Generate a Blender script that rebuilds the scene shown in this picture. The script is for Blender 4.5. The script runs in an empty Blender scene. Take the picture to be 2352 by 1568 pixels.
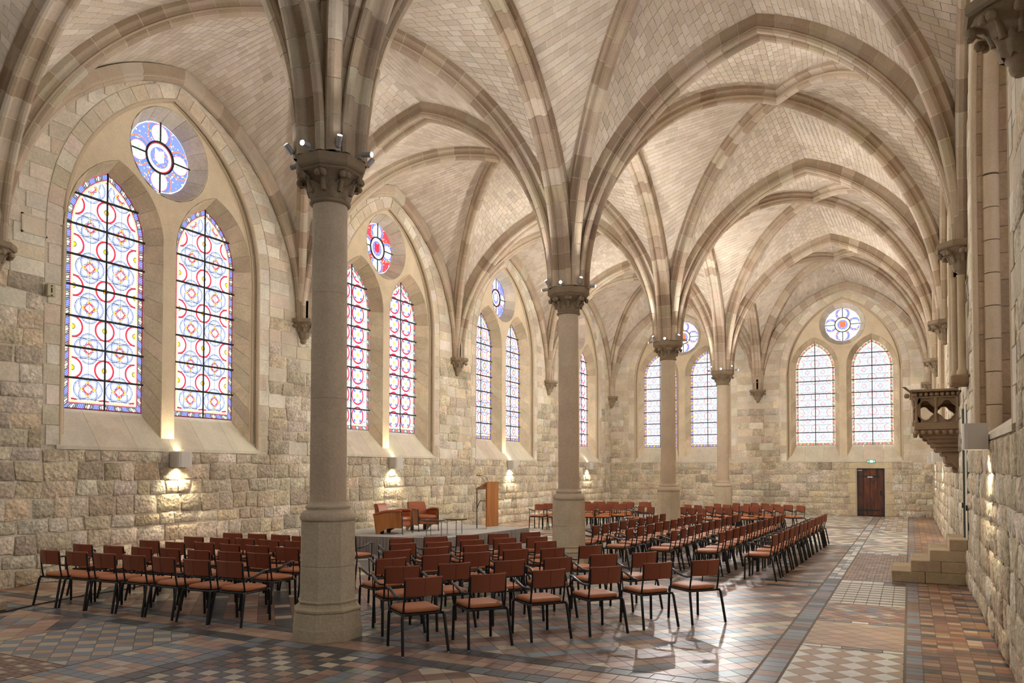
import bpy, math, random
import numpy as np
from mathutils import Vector, Matrix
from mathutils.geometry import tessellate_polygon
random.seed(7)
PI = math.pi
SC = bpy.context.scene
COL = SC.collection
K = 7 / 6.0
# ------------------------------------------------------------------ camera, world, exposure
CAM = Vector((5.078 * K, -5.89 * K, 1.618 * K))
def _cam():
    a, b, r = math.radians(27.343), math.radians(1.521), math.radians(0.058)
    F = Vector((-math.sin(a), math.cos(a), 0)); R = Vector((math.cos(a), math.sin(a), 0)); U = Vector((0, 0, 1))
    F2 = F * math.cos(b) + U * math.sin(b); U2 = -F * math.sin(b) + U * math.cos(b)
    R3 = R * math.cos(r) + U2 * math.sin(r); U3 = -R * math.sin(r) + U2 * math.cos(r)
    return F2, R3, U3
F2, R3, U3 = _cam()
cd = bpy.data.cameras.new('camera'); cam = bpy.data.objects.new('camera', cd); COL.objects.link(cam)
cd.sensor_width = 36; cd.lens = 36 * 1766.264 / 2352; cd.shift_y = (1032.744 - 784) / 2352
cd.clip_start = 0.05; cd.clip_end = 200
M = Matrix((R3, U3, -F2)).transposed().to_4x4(); M.translation = CAM
cam.matrix_world = M
SC.camera = cam
def proj(p):
    d = Vector(p) - CAM; w = d.dot(F2)
    if w < 0.2: return None
    return (1176 + 1766.264 * d.dot(R3) / w, 1032.744 - 1766.264 * d.dot(U3) / w, w)
SC.view_settings.view_transform = 'Standard'; SC.view_settings.look = 'None'
SC.view_settings.exposure = 0.88; SC.view_settings.gamma = 1.0; SC.view_settings.use_curve_mapping = False
SKY = 2.1
UP_W, OUT_W, SCONCE_W = 150.0, 150.0, 52.0
WARM = (1.0, 0.968, 0.935)
w = bpy.data.worlds.new('overcast_sky'); SC.world = w; w.use_nodes = True
w.node_tree.nodes['Background'].inputs[0].default_value = (0.93, 0.97, 1.0, 1); w.node_tree.nodes['Background'].inputs[1].default_value = SKY
cy = SC.cycles
cy.max_bounces = 5; cy.diffuse_bounces = 3; cy.glossy_bounces = 2; cy.transmission_bounces = 2; cy.transparent_max_bounces = 6
cy.caustics_reflective = False; cy.caustics_refractive = False; cy.sample_clamp_indirect = 4.0
cy.use_adaptive_sampling = True; cy.adaptive_threshold = 0.02
cy.use_denoising = True

# ------------------------------------------------------------------ helpers
def lin(c):
    return tuple(((v / 255.0) / 12.92 if v / 255.0 <= 0.04045 else ((v / 255.0 + 0.055) / 1.055) ** 2.4) for v in c)
WHITE = (1, 1, 1)
class MB:
    """collects polygons with a colour per face and builds ONE mesh object"""
    def __init__(s): s.v = []; s.f = []; s.m = []; s.c = []; s.uv = None; s.sm = []
    def add(s, vs, fs, mi=0, col=WHITE, smooth=False):
        o = len(s.v); s.v.extend([tuple(p) for p in vs])
        for f in fs: s.f.append(tuple(i + o for i in f)); s.m.append(mi); s.c.append(col); s.sm.append(smooth)
        return s
    def mesh(s, name, mats):
        me = bpy.data.meshes.new(name); me.from_pydata(s.v, [], s.f)
        for m in (mats if isinstance(mats, (list, tuple)) else [mats]): me.materials.append(m)
        if s.f:
            me.polygons.foreach_set('material_index', s.m); me.polygons.foreach_set('use_smooth', s.sm)
            ca = me.color_attributes.new('Col', 'FLOAT_COLOR', 'CORNER')
            n = np.array([len(f) for f in s.f]); cc = np.ones((len(s.f), 4), np.float32); cc[:, :3] = np.array(s.c, np.float32)
            ca.data.foreach_set('color', np.repeat(cc, n, axis=0).ravel())
        me.update(); return me
    def build(s, name, mats, parent=None, loc=None):
        return link(name, s.mesh(name, mats), parent, loc)
def link(name, me, parent=None, loc=None):
    o = bpy.data.objects.new(name, me); COL.objects.link(o)
    if parent is not None: o.parent = parent
    if loc is not None: o.location = loc
    return o
def tag(o, label=None, cat=None, group=None, kind=None):
    if label: o['label'] = label
    if cat: o['category'] = cat
    if group: o['group'] = group
    if kind: o['kind'] = kind
    return o
def thing(name, label, cat, loc=(0, 0, 0), rz=0.0, group=None):
    o = bpy.data.objects.new(name, None); COL.objects.link(o); o.location = loc; o.rotation_euler = (0, 0, rz)
    o.empty_display_size = 0.1
    return tag(o, label, cat, group)
def setting(name, label):
    o = bpy.data.objects.new(name, None); COL.objects.link(o); o.empty_display_size = 0.1
    return tag(o, label, None, None, 'structure')
def box(mb, x0, y0, z0, x1, y1, z1, mi=0, col=WHITE, b=0.0, smooth=False):
    if b <= 0:
        vs = [(x, y, z) for z in (z0, z1) for y in (y0, y1) for x in (x0, x1)]
        return mb.add(vs, [(0, 2, 3, 1), (4, 5, 7, 6), (0, 1, 5, 4), (2, 6, 7, 3), (0, 4, 6, 2), (1, 3, 7, 5)], mi, col, smooth)
    vs = []
    for (zz, ins) in ((z0, b), (z0 + b, 0), (z1 - b, 0), (z1, b)):
        for (x, y) in ((x0 + b, y0), (x1 - b, y0), (x1, y0 + b), (x1, y1 - b), (x1 - b, y1), (x0 + b, y1), (x0, y1 - b), (x0, y0 + b)):
            cx_, cy_ = (x0 + x1) / 2, (y0 + y1) / 2
            fx = 1 - 2 * ins / max(x1 - x0, 1e-6) if ins else 1; fy = 1 - 2 * ins / max(y1 - y0, 1e-6) if ins else 1
            vs.append((cx_ + (x - cx_) * fx, cy_ + (y - cy_) * fy, zz))
    fs = [tuple(range(7, -1, -1)), tuple(range(24, 32))]
    for l in range(3):
        for i in range(8): fs.append((l * 8 + i, l * 8 + (i + 1) % 8, l * 8 + 8 + (i + 1) % 8, l * 8 + 8 + i))
    return mb.add(vs, fs, mi, col, smooth)
def rings(mb, rr, closed=True, caps=(True, True), mi=0, col=WHITE, smooth=False):
    n = len(rr[0]); vs = [p for r in rr for p in r]; fs = []
    for l in range(len(rr) - 1):
        for i in range(n if closed else n - 1):
            j = (i + 1) % n; fs.append((l * n + i, l * n + j, l * n + n + j, l * n + n + i))
    mb.add(vs, fs, mi, col, smooth)
    if caps[0]: mb.add(rr[0], [tuple(range(n - 1, -1, -1))], mi, col)
    if caps[1]: mb.add(rr[-1], [tuple(range(n))], mi, col)
    return mb
def tube(mb, pts, r, n=8, mi=0, col=WHITE, squash=1.0, smooth=True):
    pts = [Vector(p) for p in pts]; rr = []; up = Vector((0, 0, 1))
    for i, p in enumerate(pts):
        t = (pts[min(i + 1, len(pts) - 1)] - pts[max(i - 1, 0)]).normalized()
        a = t.cross(up)
        if a.length < 0.05: a = t.cross(Vector((0, 1, 0)))
        a.normalize(); b = t.cross(a).normalized()
        ra = r[i] if isinstance(r, (list, tuple)) else r
        rr.append([p + a * (math.cos(2 * PI * k / n) * ra) + b * (math.sin(2 * PI * k / n) * ra * squash) for k in range(n)])
    return rings(mb, rr, True, (True, True), mi, col, smooth)
def lathe(mb, prof, n=24, c=(0, 0), rot=0.0, mi=0, col=WHITE, smooth=True, caps=(True, True)):
    rr = [[(c[0] + r * math.cos(rot + 2 * PI * k / n), c[1] + r * math.sin(rot + 2 * PI * k / n), z) for k in range(n)] for r, z in prof]
    return rings(mb, rr, True, caps, mi, col, smooth)
def octa(mb, prof, c=(0, 0), col=WHITE, mi=0, smooth=False):
    """octagonal prism rings; r is the apothem, faces axis-aligned"""
    return lathe(mb, [(r / math.cos(PI / 8), z) for r, z in prof], 8, c, PI / 8, mi, col, smooth)
def ball(mb, c, r, n=8, m=5, sx=1, sy=1, sz=1, mi=0, col=WHITE):
    rr = []
    for l in range(1, m):
        a = PI * l / m; rr.append([(c[0] + sx * r * math.sin(a) * math.cos(2 * PI * k / n), c[1] + sy * r * math.sin(a) * math.sin(2 * PI * k / n), c[2] - sz * r * math.cos(a)) for k in range(n)])
    return rings(mb, rr, True, (True, True), mi, col, True)
def block(mb, P, nrm, gap=0.008, h=0.02, ch=0.006, col=WHITE, mi=0, rough=0.0, sub=0, back=0.0):
    """one masonry piece on the polygon P: sides, chamfer and face (face finer and uneven when rough)"""
    P = [Vector(p) for p in P]; n = Vector(nrm); c = sum(P, Vector()) / len(P); N = len(P)
    def ins(p, d):
        v = c - p; L = v.length
        return p + v * min(0.45, d * 1.4 / max(L, 1e-4))
    base = [ins(p, gap) - n * back for p in P]; mid = [ins(p, gap) + n * (h - ch) for p in P]; top = [ins(p, gap + ch * 1.6) + n * h for p in P]
    if rough: mid = [p + Vector((random.uniform(-1, 1), random.uniform(-1, 1), random.uniform(-1, 1))) * rough * 0.5 for p in mid]; top = [p + n * random.uniform(-.4, .6) * rough for p in top]
    vs = base + mid + top; fs = []
    for l in range(2):
        for i in range(N): j = (i + 1) % N; fs.append((l * N + i, l * N + j, l * N + N + j, l * N + N + i))
    if sub and N == 4:
        a, b_, c_, d = top; o = len(vs); G = sub
        grid = []
        for j in range(G + 1):
            for i in range(G + 1):
                u, v = i / G, j / G
                p = (a * (1 - u) + b_ * u) * (1 - v) + (d * (1 - u) + c_ * u) * v
                if 0 < i < G and 0 < j < G: p = p + n * (random.uniform(-.2, 1.2) * rough * 1.2)
                elif not (i in (0, G) and j in (0, G)): p = p + n * (random.uniform(-.6, .7) * rough) + (c - p) * random.uniform(-.02, .05)
                grid.append(p)
        vs += grid; g = lambda i, j: o + j * (G + 1) + i
        fs = fs[:N]
        edge = [g(i, 0) for i in range(G)] + [g(G, j) for j in range(G)] + [g(G - i, G) for i in range(G)] + [g(0, G - j) for j in range(G)]
        m4 = [N + 0, N + 1, N + 2, N + 3]
        for k in range(4):
            seg = edge[k * G:(k + 1) * G] + [edge[((k + 1) * G) % (4 * G)]]
            fs.append((m4[k], m4[(k + 1) % 4]) + tuple(reversed(seg)))
        for j in range(G):
            for i in range(G): fs.append((g(i, j), g(i + 1, j), g(i + 1, j + 1), g(i, j + 1)))
    else: fs.append(tuple(2 * N + i for i in range(N)))
    # orientation
    nn = (P[1] - P[0]).cross(P[2] - P[0])
    if nn.dot(n) < 0: fs = [tuple(reversed(f)) for f in fs]
    return mb.add(vs, fs, mi, col, bool(sub))
def jit(c, v=0.08, h=0.03):
    k = 1 + random.uniform(-v, v); return tuple(max(0.0, x * k * (1 + random.uniform(-h, h))) for x in c)
def plate(mb, outer, holes, tf, thick, mi=0, col=WHITE):
    """flat slab with holes. outer/holes lists of (s,z); tf(s, depth, z) -> point; front at depth 0"""
    polys = [outer] + holes
    tri = tessellate_polygon([[Vector((a, b, 0)) for a, b in p] for p in polys])
    flat = [q for p in polys for q in p]
    for dpt, rev in ((0.0, 0), (thick, 1)):
        vs = [tf(a, dpt, b) for a, b in flat]
        fs = [tuple(t) if not rev else tuple(reversed(t)) for t in tri]
        mb.add(vs, fs, mi, col)
    for p in polys:
        n = len(p); vs = [tf(a, 0, b) for a, b in p] + [tf(a, thick, b) for a, b in p]
        mb.add(vs, [(i, (i + 1) % n, n + (i + 1) % n, n + i) for i in range(n)], mi, col)
    return mb

# ------------------------------------------------------------------ materials
def newmat(name):
    m = bpy.data.materials.new(name); m.use_nodes = True; nt = m.node_tree
    return m, nt, nt.nodes, nt.links, nt.nodes['Principled BSDF']
def stone_mat(name, base, rough=0.85, var=0.25, scale=1.6, bump=0.25, bscale=28.0, pits=0.0, stain=None, stain_amt=0.0, tint=1.0):
    m, nt, N, L, P = newmat(name)
    tc = N.new('ShaderNodeNewGeometry'); att = N.new('ShaderNodeAttribute'); att.attribute_name = 'Col'
    n1 = N.new('ShaderNodeTexNoise'); n1.inputs['Scale'].default_value = scale; n1.inputs['Detail'].default_value = 6; n1.inputs['Roughness'].default_value = .65
    L.new(tc.outputs['Position'], n1.inputs['Vector'])
    mp = N.new('ShaderNodeMapRange'); mp.inputs[1].default_value = .3; mp.inputs[2].default_value = .7; mp.inputs[3].default_value = 1 - var; mp.inputs[4].default_value = 1 + var
    L.new(n1.outputs[0], mp.inputs[0])
    b = N.new('ShaderNodeRGB'); b.outputs[0].default_value = (*base, 1)
    mx = N.new('ShaderNodeMixRGB'); mx.blend_type = 'MULTIPLY'; mx.inputs[0].default_value = tint; L.new(b.outputs[0], mx.inputs[1]); L.new(att.outputs[0], mx.inputs[2])
    vm = N.new('ShaderNodeVectorMath'); vm.operation = 'SCALE'; L.new(mx.outputs[0], vm.inputs[0]); L.new(mp.outputs[0], vm.inputs['Scale'])
    out = vm.outputs[0]
    n2 = N.new('ShaderNodeTexNoise'); n2.inputs['Scale'].default_value = bscale; n2.inputs['Detail'].default_value = 5; n2.inputs['Roughness'].default_value = .7
    L.new(tc.outputs['Position'], n2.inputs['Vector'])
    if stain:
        n3 = N.new('ShaderNodeTexNoise'); n3.inputs['Scale'].default_value = .9; n3.inputs['Detail'].default_value = 8; n3.inputs['Roughness'].default_value = .7
        L.new(tc.outputs['Position'], n3.inputs['Vector'])
        m3 = N.new('ShaderNodeMapRange'); m3.inputs[1].default_value = .5; m3.inputs[2].default_value = .72; m3.inputs[3].default_value = 0; m3.inputs[4].default_value = stain_amt
        L.new(n3.outputs[0], m3.inputs[0]); x = N.new('ShaderNodeMixRGB'); L.new(m3.outputs[0], x.inputs[0]); L.new(out, x.inputs[1]); x.inputs[2].default_value = (*stain, 1); out = x.outputs[0]
    # fine speckle
    m4 = N.new('ShaderNodeMapRange'); m4.inputs[1].default_value = .3; m4.inputs[2].default_value = .7; m4.inputs[3].default_value = 1 - bump * .45; m4.inputs[4].default_value = 1 + bump * .3
    L.new(n2.outputs[0], m4.inputs[0]); v4 = N.new('ShaderNodeVectorMath'); v4.operation = 'SCALE'; L.new(out, v4.inputs[0]); L.new(m4.outputs[0], v4.inputs['Scale'])
    L.new(v4.outputs[0], P.inputs['Base Color'])
    bp = N.new('ShaderNodeBump'); bp.inputs['Strength'].default_value = min(1, bump * 2); bp.inputs['Distance'].default_value = .012
    h = n2.outputs[0]
    if pits:
        vo = N.new('ShaderNodeTexVoronoi'); vo.inputs['Scale'].default_value = 16; L.new(tc.outputs['Position'], vo.inputs['Vector'])
        ma = N.new('ShaderNodeMath'); ma.operation = 'MULTIPLY_ADD'; ma.inputs[1].default_value = pits; L.new(vo.outputs[0], ma.inputs[0]); L.new(h, ma.inputs[2]); h = ma.outputs[0]
        bp.inputs['Distance'].default_value = .03
    L.new(h, bp.inputs['Height']); L.new(bp.outputs[0], P.inputs['Normal'])
    P.inputs['Roughness'].default_value = rough; P.inputs['Specular IOR Level'].default_value = .2
    return m
def plain(name, col, rough=.5, metal=0.0, bump=0.0, bscale=60, spec=.5, coat=0.0):
    m, nt, N, L, P = newmat(name); P.inputs['Base Color'].default_value = (*col, 1); P.inputs['Roughness'].default_value = rough; P.inputs['Metallic'].default_value = metal
    P.inputs['Specular IOR Level'].default_value = spec; P.inputs['Coat Weight'].default_value = coat
    if bump:
        tc = N.new('ShaderNodeTexCoord'); n = N.new('ShaderNodeTexNoise'); n.inputs['Scale'].default_value = bscale; n.inputs['Detail'].default_value = 4; L.new(tc.outputs['Object'], n.inputs['Vector'])
        b = N.new('ShaderNodeBump'); b.inputs['Strength'].default_value = bump; b.inputs['Distance'].default_value = .004; L.new(n.outputs[0], b.inputs['Height']); L.new(b.outputs[0], P.inputs['Normal'])
        mr = N.new('ShaderNodeMapRange'); mr.inputs[3].default_value = .8; mr.inputs[4].default_value = 1.2; L.new(n.outputs[0], mr.inputs[0])
        v = N.new('ShaderNodeVectorMath'); v.operation = 'SCALE'; v.inputs[0].default_value = col; L.new(mr.outputs[0], v.inputs['Scale']); L.new(v.outputs[0], P.inputs['Base Color'])
    return m
def emit(name, col, s):
    m, nt, N, L, P = newmat(name); P.inputs['Base Color'].default_value = (*col, 1); P.inputs['Emission Color'].default_value = (*col, 1); P.inputs['Emission Strength'].default_value = s; return m
def wood_mat(name, c1, c2, rough=.4, scale=6, ax=(1, 1, .12), coat=.2):
    m, nt, N, L, P = newmat(name); tc = N.new('ShaderNodeTexCoord'); mp = N.new('ShaderNodeMapping'); mp.inputs['Scale'].default_value = ax
    n = N.new('ShaderNodeTexNoise'); n.inputs['Scale'].default_value = scale * 4; n.inputs['Detail'].default_value = 6; n.inputs['Distortion'].default_value = .6
    L.new(tc.outputs['Object'], mp.inputs[0]); L.new(mp.outputs[0], n.inputs['Vector'])
    cr = N.new('ShaderNodeValToRGB'); cr.color_ramp.elements[0].color = (*c1, 1); cr.color_ramp.elements[1].color = (*c2, 1); cr.color_ramp.elements[0].position = .35; cr.color_ramp.elements[1].position = .65
    L.new(n.outputs[0], cr.inputs[0])
    at = N.new('ShaderNodeAttribute'); at.attribute_name = 'Col'; mx = N.new('ShaderNodeMixRGB'); mx.blend_type = 'MULTIPLY'; mx.inputs[0].default_value = 1; L.new(cr.outputs[0], mx.inputs[1]); L.new(at.outputs[0], mx.inputs[2])
    L.new(mx.outputs[0], P.inputs['Base Color']); P.inputs['Roughness'].default_value = rough; P.inputs['Coat Weight'].default_value = coat
    return m

C_ASH = lin((214, 194, 162)); C_MORT = lin((226, 212, 188))
m_vault = stone_mat('vault_limestone', (1, 1, 1), .9, .10, .8, .16, 24, 0, None)
m_vmort = stone_mat('vault_lime_mortar', lin((242, 232, 216)), .95, .06, 2, .15, 50, 0, None, 0, 0)
m_rmort = stone_mat('rib_joint_mortar', lin((224, 208, 184)), .9, .06, 2, .15, 50, 0, None, 0, 0)
m_rib = stone_mat('rib_limestone', (1, 1, 1), .85, .14, 1.4, .22, 30, 0, None)
m_ash = stone_mat('wall_ashlar', (1, 1, 1), .9, .16, 1.6, .36, 22, 0.0, lin((150, 128, 100)), .38)
m_rub = stone_mat('wall_rubble_stone', (1, 1, 1), .95, .24, 4.5, .6, 18, .8, lin((120, 100, 72)), .5)
m_wmort = stone_mat('wall_mortar', lin((230, 218, 194)), .97, .14, 1.5, .4, 30, .3, lin((140, 120, 92)), .45, 0)
m_plast = stone_mat('window_plaster', lin((228, 213, 188)), .9, .10, 1.1, .18, 30, 0, lin((160, 140, 112)), .3, 1)
m_sill = stone_mat('sill_stone', lin((222, 210, 188)), .85, .10, 2.0, .2, 26, 0, lin((150, 132, 108)), .3, 1)
m_dress = stone_mat('dressed_stone', lin((202, 182, 152)), .85, .12, 1.8, .22, 30, 0, lin((150, 130, 104)), .25, 1)
m_col = stone_mat('column_limestone', lin((220, 202, 176)), .8, .12, 1.5, .3, 34, .15, None, 0, 1)
m_cap = stone_mat('capital_stone', lin((150, 132, 108)), .8, .16, 4, .25, 40, 0, None, 0, 1)
m_ped = stone_mat('pedestal_stone', lin((228, 213, 184)), .85, .12, 2, .35, 36, .2, None, 0, 1)
m_pul = stone_mat('pulpit_stone', lin((158, 134, 108)), .85, .14, 3, .25, 30, 0, None, 0, 1)
m_step = stone_mat('step_stone', lin((186, 166, 136)), .85, .16, 3, .3, 30, 0, None, 0, 1)
m_wire = plain('glazing_iron', (.012, .014, .014), .6)
m_metal = plain('chair_black_tube', (.008, .008, .009), .38, .0, 0, spec=.4)
m_arm = plain('arm_polished_metal', (.05, .05, .055), .25, .5, 0, spec=.8)
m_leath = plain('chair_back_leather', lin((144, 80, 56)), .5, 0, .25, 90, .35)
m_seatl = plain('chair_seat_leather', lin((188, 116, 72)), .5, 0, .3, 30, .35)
m_foot = plain('white_glide', (.6, .6, .58), .5)

# floor tile material: gloss, colour per tile, worn print
def tile_material():
    m, nt, N, L, P = newmat('glazed_floor_tile')
    g = N.new('ShaderNodeNewGeometry'); at = N.new('ShaderNodeAttribute'); at.attribute_name = 'Col'
    n = N.new('ShaderNodeTexNoise'); n.inputs['Scale'].default_value = 9; n.inputs['Detail'].default_value = 6; n.inputs['Roughness'].default_value = .7; L.new(g.outputs['Position'], n.inputs['Vector'])
    mr = N.new('ShaderNodeMapRange'); mr.inputs[1].default_value = .3; mr.inputs[2].default_value = .7; mr.inputs[3].default_value = .9; mr.inputs[4].default_value = 1.1; L.new(n.outputs[0], mr.inputs[0])
    v = N.new('ShaderNodeVectorMath'); v.operation = 'SCALE'; L.new(at.outputs[0], v.inputs[0]); L.new(mr.outputs[0], v.inputs['Scale']); L.new(v.outputs[0], P.inputs['Base Color'])
    r = N.new('ShaderNodeMapRange'); r.inputs[1].default_value = .3; r.inputs[2].default_value = .7; r.inputs[3].default_value = .27; r.inputs[4].default_value = .42; L.new(n.outputs[0], r.inputs[0]); L.new(r.outputs[0], P.inputs['Roughness'])
    b = N.new('ShaderNodeBump'); b.inputs['Strength'].default_value = .06; b.inputs['Distance'].default_value = .003; L.new(n.outputs[0], b.inputs['Height']); L.new(b.outputs[0], P.inputs['Normal'])
    P.inputs['Specular IOR Level'].default_value = .55
    return m
m_tile = tile_material()
m_grout = plain('floor_grout', lin((120, 108, 92)), .8)

# ------------------------------------------------------------------ stained glass shader
class NG:
    def __init__(s, name): s.m, s.nt, s.N, s.L, s.P = newmat(name)
    def val(s, x, sock):
        if isinstance(x, (int, float)): sock.default_value = x
        else: s.L.new(x, sock)
    def op(s, o, a, b=None, c=None):
        n = s.N.new('ShaderNodeMath'); n.operation = o; s.val(a, n.inputs[0])
        if b is not None: s.val(b, n.inputs[1])
        if c is not None: s.val(c, n.inputs[2])
        return n.outputs[0]
    def band(s, d, c, wd): return s.op('LESS_THAN', s.op('ABSOLUTE', s.op('SUBTRACT', d, c)), wd)
    def mix(s, f, a, col):
        n = s.N.new('ShaderNodeMixRGB'); s.L.new(f, n.inputs[0])
        if isinstance(a, tuple): n.inputs[1].default_value = (*a, 1)
        else: s.L.new(a, n.inputs[1])
        n.inputs[2].default_value = (*col, 1); return n.outputs[0]
    def hyp(s, a, b): return s.op('SQRT', s.op('ADD', s.op('MULTIPLY', a, a), s.op('MULTIPLY', b, b)))
    def uv(s):
        t = s.N.new('ShaderNodeUVMap'); t.uv_map = 'UVMap'; x = s.N.new('ShaderNodeSeparateXYZ'); s.L.new(t.outputs[0], x.inputs[0]); return x.outputs[0], x.outputs[1]
    def rep(s, a, p, off=0.0):  # centred repeat
        q = s.op('ADD', a, off); f = s.op('SUBTRACT', q, s.op('MULTIPLY', s.op('ROUND', s.op('DIVIDE', q, p)), p)); return f
    def finish(s, col):
        t = s.N.new('ShaderNodeBsdfTransparent'); s.L.new(col, t.inputs[0])
        gl = s.N.new('ShaderNodeBsdfTranslucent'); s.L.new(col, gl.inputs[0])
        mx = s.N.new('ShaderNodeMixShader'); mx.inputs[0].default_value = .12; s.L.new(t.outputs[0], mx.inputs[1]); s.L.new(gl.outputs[0], mx.inputs[2])
        s.L.new(mx.outputs[0], s.N['Material Output'].inputs[0]); return s.m
GW = (.38, .395, .41); GP = (.32, .315, .31)      # clear grisaille glass
def field_mat(name, kind):
    g = NG(name); u, v = g.uv()
    nz = g.N.new('ShaderNodeTexNoise'); nz.inputs['Scale'].default_value = 30; tc = g.N.new('ShaderNodeUVMap'); g.L.new(tc.outputs[0], nz.inputs['Vector'])
    fine = g.op('MULTIPLY', g.band(nz.outputs[0], .5, .022), 1.0)
    if kind == 0:      # quatrefoils in double blue rings, red rings with gold bosses between
        a, b = g.rep(u, .62, .31), g.rep(v, .74); d = g.hyp(a, b); col = g.mix(g.band(d, 0, 0), GW, GW)
        for dx, dy in ((.10, 0), (-.10, 0), (0, .10), (0, -.10)):
            dd = g.hyp(g.op('SUBTRACT', a, dx), g.op('SUBTRACT', b, dy)); col = g.mix(g.band(dd, .175, .009), col, (.05, .06, .14))
            col = g.mix(g.band(dd, .153, .006), col, (.10, .12, .28))
        for dx, dy in ((.11, 0), (-.11, 0), (0, .11), (0, -.11)):
            col = g.mix(g.op('LESS_THAN', g.hyp(g.op('SUBTRACT', a, dx), g.op('SUBTRACT', b, dy)), .036), col, (.5, .25, .01))
        dm = g.op('ADD', g.op('ABSOLUTE', a), g.op('ABSOLUTE', b)); col = g.mix(g.band(dm, .098, .018), col, (.32, .01, .015)); col = g.mix(g.op('LESS_THAN', dm, .08), col, GW)
        a, b = g.rep(u, .62), g.rep(v, .74, .37); d = g.hyp(a, b); col = g.mix(g.band(d, .185, .015), col, (.32, .01, .02)); col = g.mix(g.band(d, .165, .003), col, (.03, .02, .02)); col = g.mix(g.op('LESS_THAN', d, .05), col, (.5, .26, .01)); col = g.mix(g.band(d, .045, .006), col, (.05, .03, .01))
        col = g.mix(g.op('MULTIPLY', fine, g.op('GREATER_THAN', d, .2)), col, (.24, .25, .28))
        col = g.mix(g.band(g.rep(v, .37, .185), 0, .005), col, (.03, .03, .03)); col = g.mix(g.band(g.rep(u, .62, .31), 0, .004), col, (.06, .06, .06))
    elif kind == 1:    # red rings with blue crosses in every cell
        a, b = g.rep(u, .60, .30), g.rep(v, .555); d = g.hyp(a, b); col = g.mix(g.band(d, .235, .022), GW, (.30, .01, .03)); col = g.mix(g.band(d, .2, .005), col, (.10, .10, .16))
        for sg in (1, -1):
            for tg in (1, -1):
                col = g.mix(g.op('LESS_THAN', g.hyp(g.op('SUBTRACT', a, .12 * sg), g.op('SUBTRACT', b, .12 * tg)), .035), col, (.06, .12, .4))
        col = g.mix(g.op('LESS_THAN', d, .055), col, (.35, .38, .05)); col = g.mix(g.band(g.op('ABSOLUTE', a), g.op('ABSOLUTE', b), .004), col, (.06, .07, .06))
        col = g.mix(g.op('MULTIPLY', fine, g.op('GREATER_THAN', d, .25)), col, (.2, .22, .25))
        a, b = g.rep(u, .60), g.rep(v, .555, .2775); d = g.hyp(a, b); col = g.mix(g.band(d, .12, .006), col, (.12, .02, .03)); col = g.mix(g.band(g.rep(v, .2775, .139), 0, .004), col, (.05, .05, .05))
    else:              # small red diamonds and pale red rings on grey scroll ground
        a, b = g.rep(u, .62, .31), g.rep(v, .70); d = g.hyp(a, b); sc = g.mix(g.band(nz.outputs[0], .5, .03), GP, (.15, .17, .2)); col = g.mix(g.band(d, .22, .005), sc, (.16, .18, .2))
        dm = g.op('ADD', g.op('ABSOLUTE', a), g.op('ABSOLUTE', b)); col = g.mix(g.band(dm, .1, .009), col, (.3, .03, .05))
        col = g.mix(g.band(dm, .17, .004), col, (.2, .22, .24))
        a, b = g.rep(u, .62), g.rep(v, .70, .35); d = g.hyp(a, b); col = g.mix(g.band(d, .17, .009), col, (.34, .06, .09)); col = g.mix(g.op('LESS_THAN', d, .035), col, (.45, .25, .05))
        col = g.mix(g.band(g.rep(v, .35, .175), 0, .004), col, (.06, .06, .06)); col = g.mix(g.band(b, 0, .003), col, (.1, .1, .1)); col = g.mix(g.band(g.rep(u, .31), 0, .003), col, (.2, .2, .2))
    return g.finish(col)
def border_mat(name, c1, c2, c3):
    """u along the border in metres, v across 0 (stone) .. .16 (field)"""
    g = NG(name); u, v = g.uv()
    a = g.rep(u, .32); col = g.mix(g.op('LESS_THAN', g.op('ABSOLUTE', a), .055), GW, c1)
    b = g.rep(u, .32, .16); bb = g.op('SUBTRACT', v, .055)
    d = g.hyp(g.op('MULTIPLY', b, .6), bb); col = g.mix(g.op('GREATER_THAN', g.op('ABSOLUTE', a), .055), col, (.03, .03, .04))
    col = g.mix(g.op('LESS_THAN', d, .034), col, c3); col = g.mix(g.band(g.op('ABSOLUTE', b), .03, .012), col, (.04, .04, .04) if c3[0] > .3 else c3)
    col = g.mix(g.op('GREATER_THAN', v, .10), col, c2); col = g.mix(g.op('GREATER_THAN', v, .122), col, GW)
    col = g.mix(g.band(g.rep(u, .035), 0, .004), col, col if False else (.25, .25, .22))
    col2 = g.mix(g.band(v, .14, .012), col, (.5, .4, .12)); col2 = g.mix(g.op('LESS_THAN', v, .018), col2, c2)
    col2 = g.mix(g.band(v, .102, .003), col2, (.02, .02, .02)); return g.finish(col2)
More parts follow.
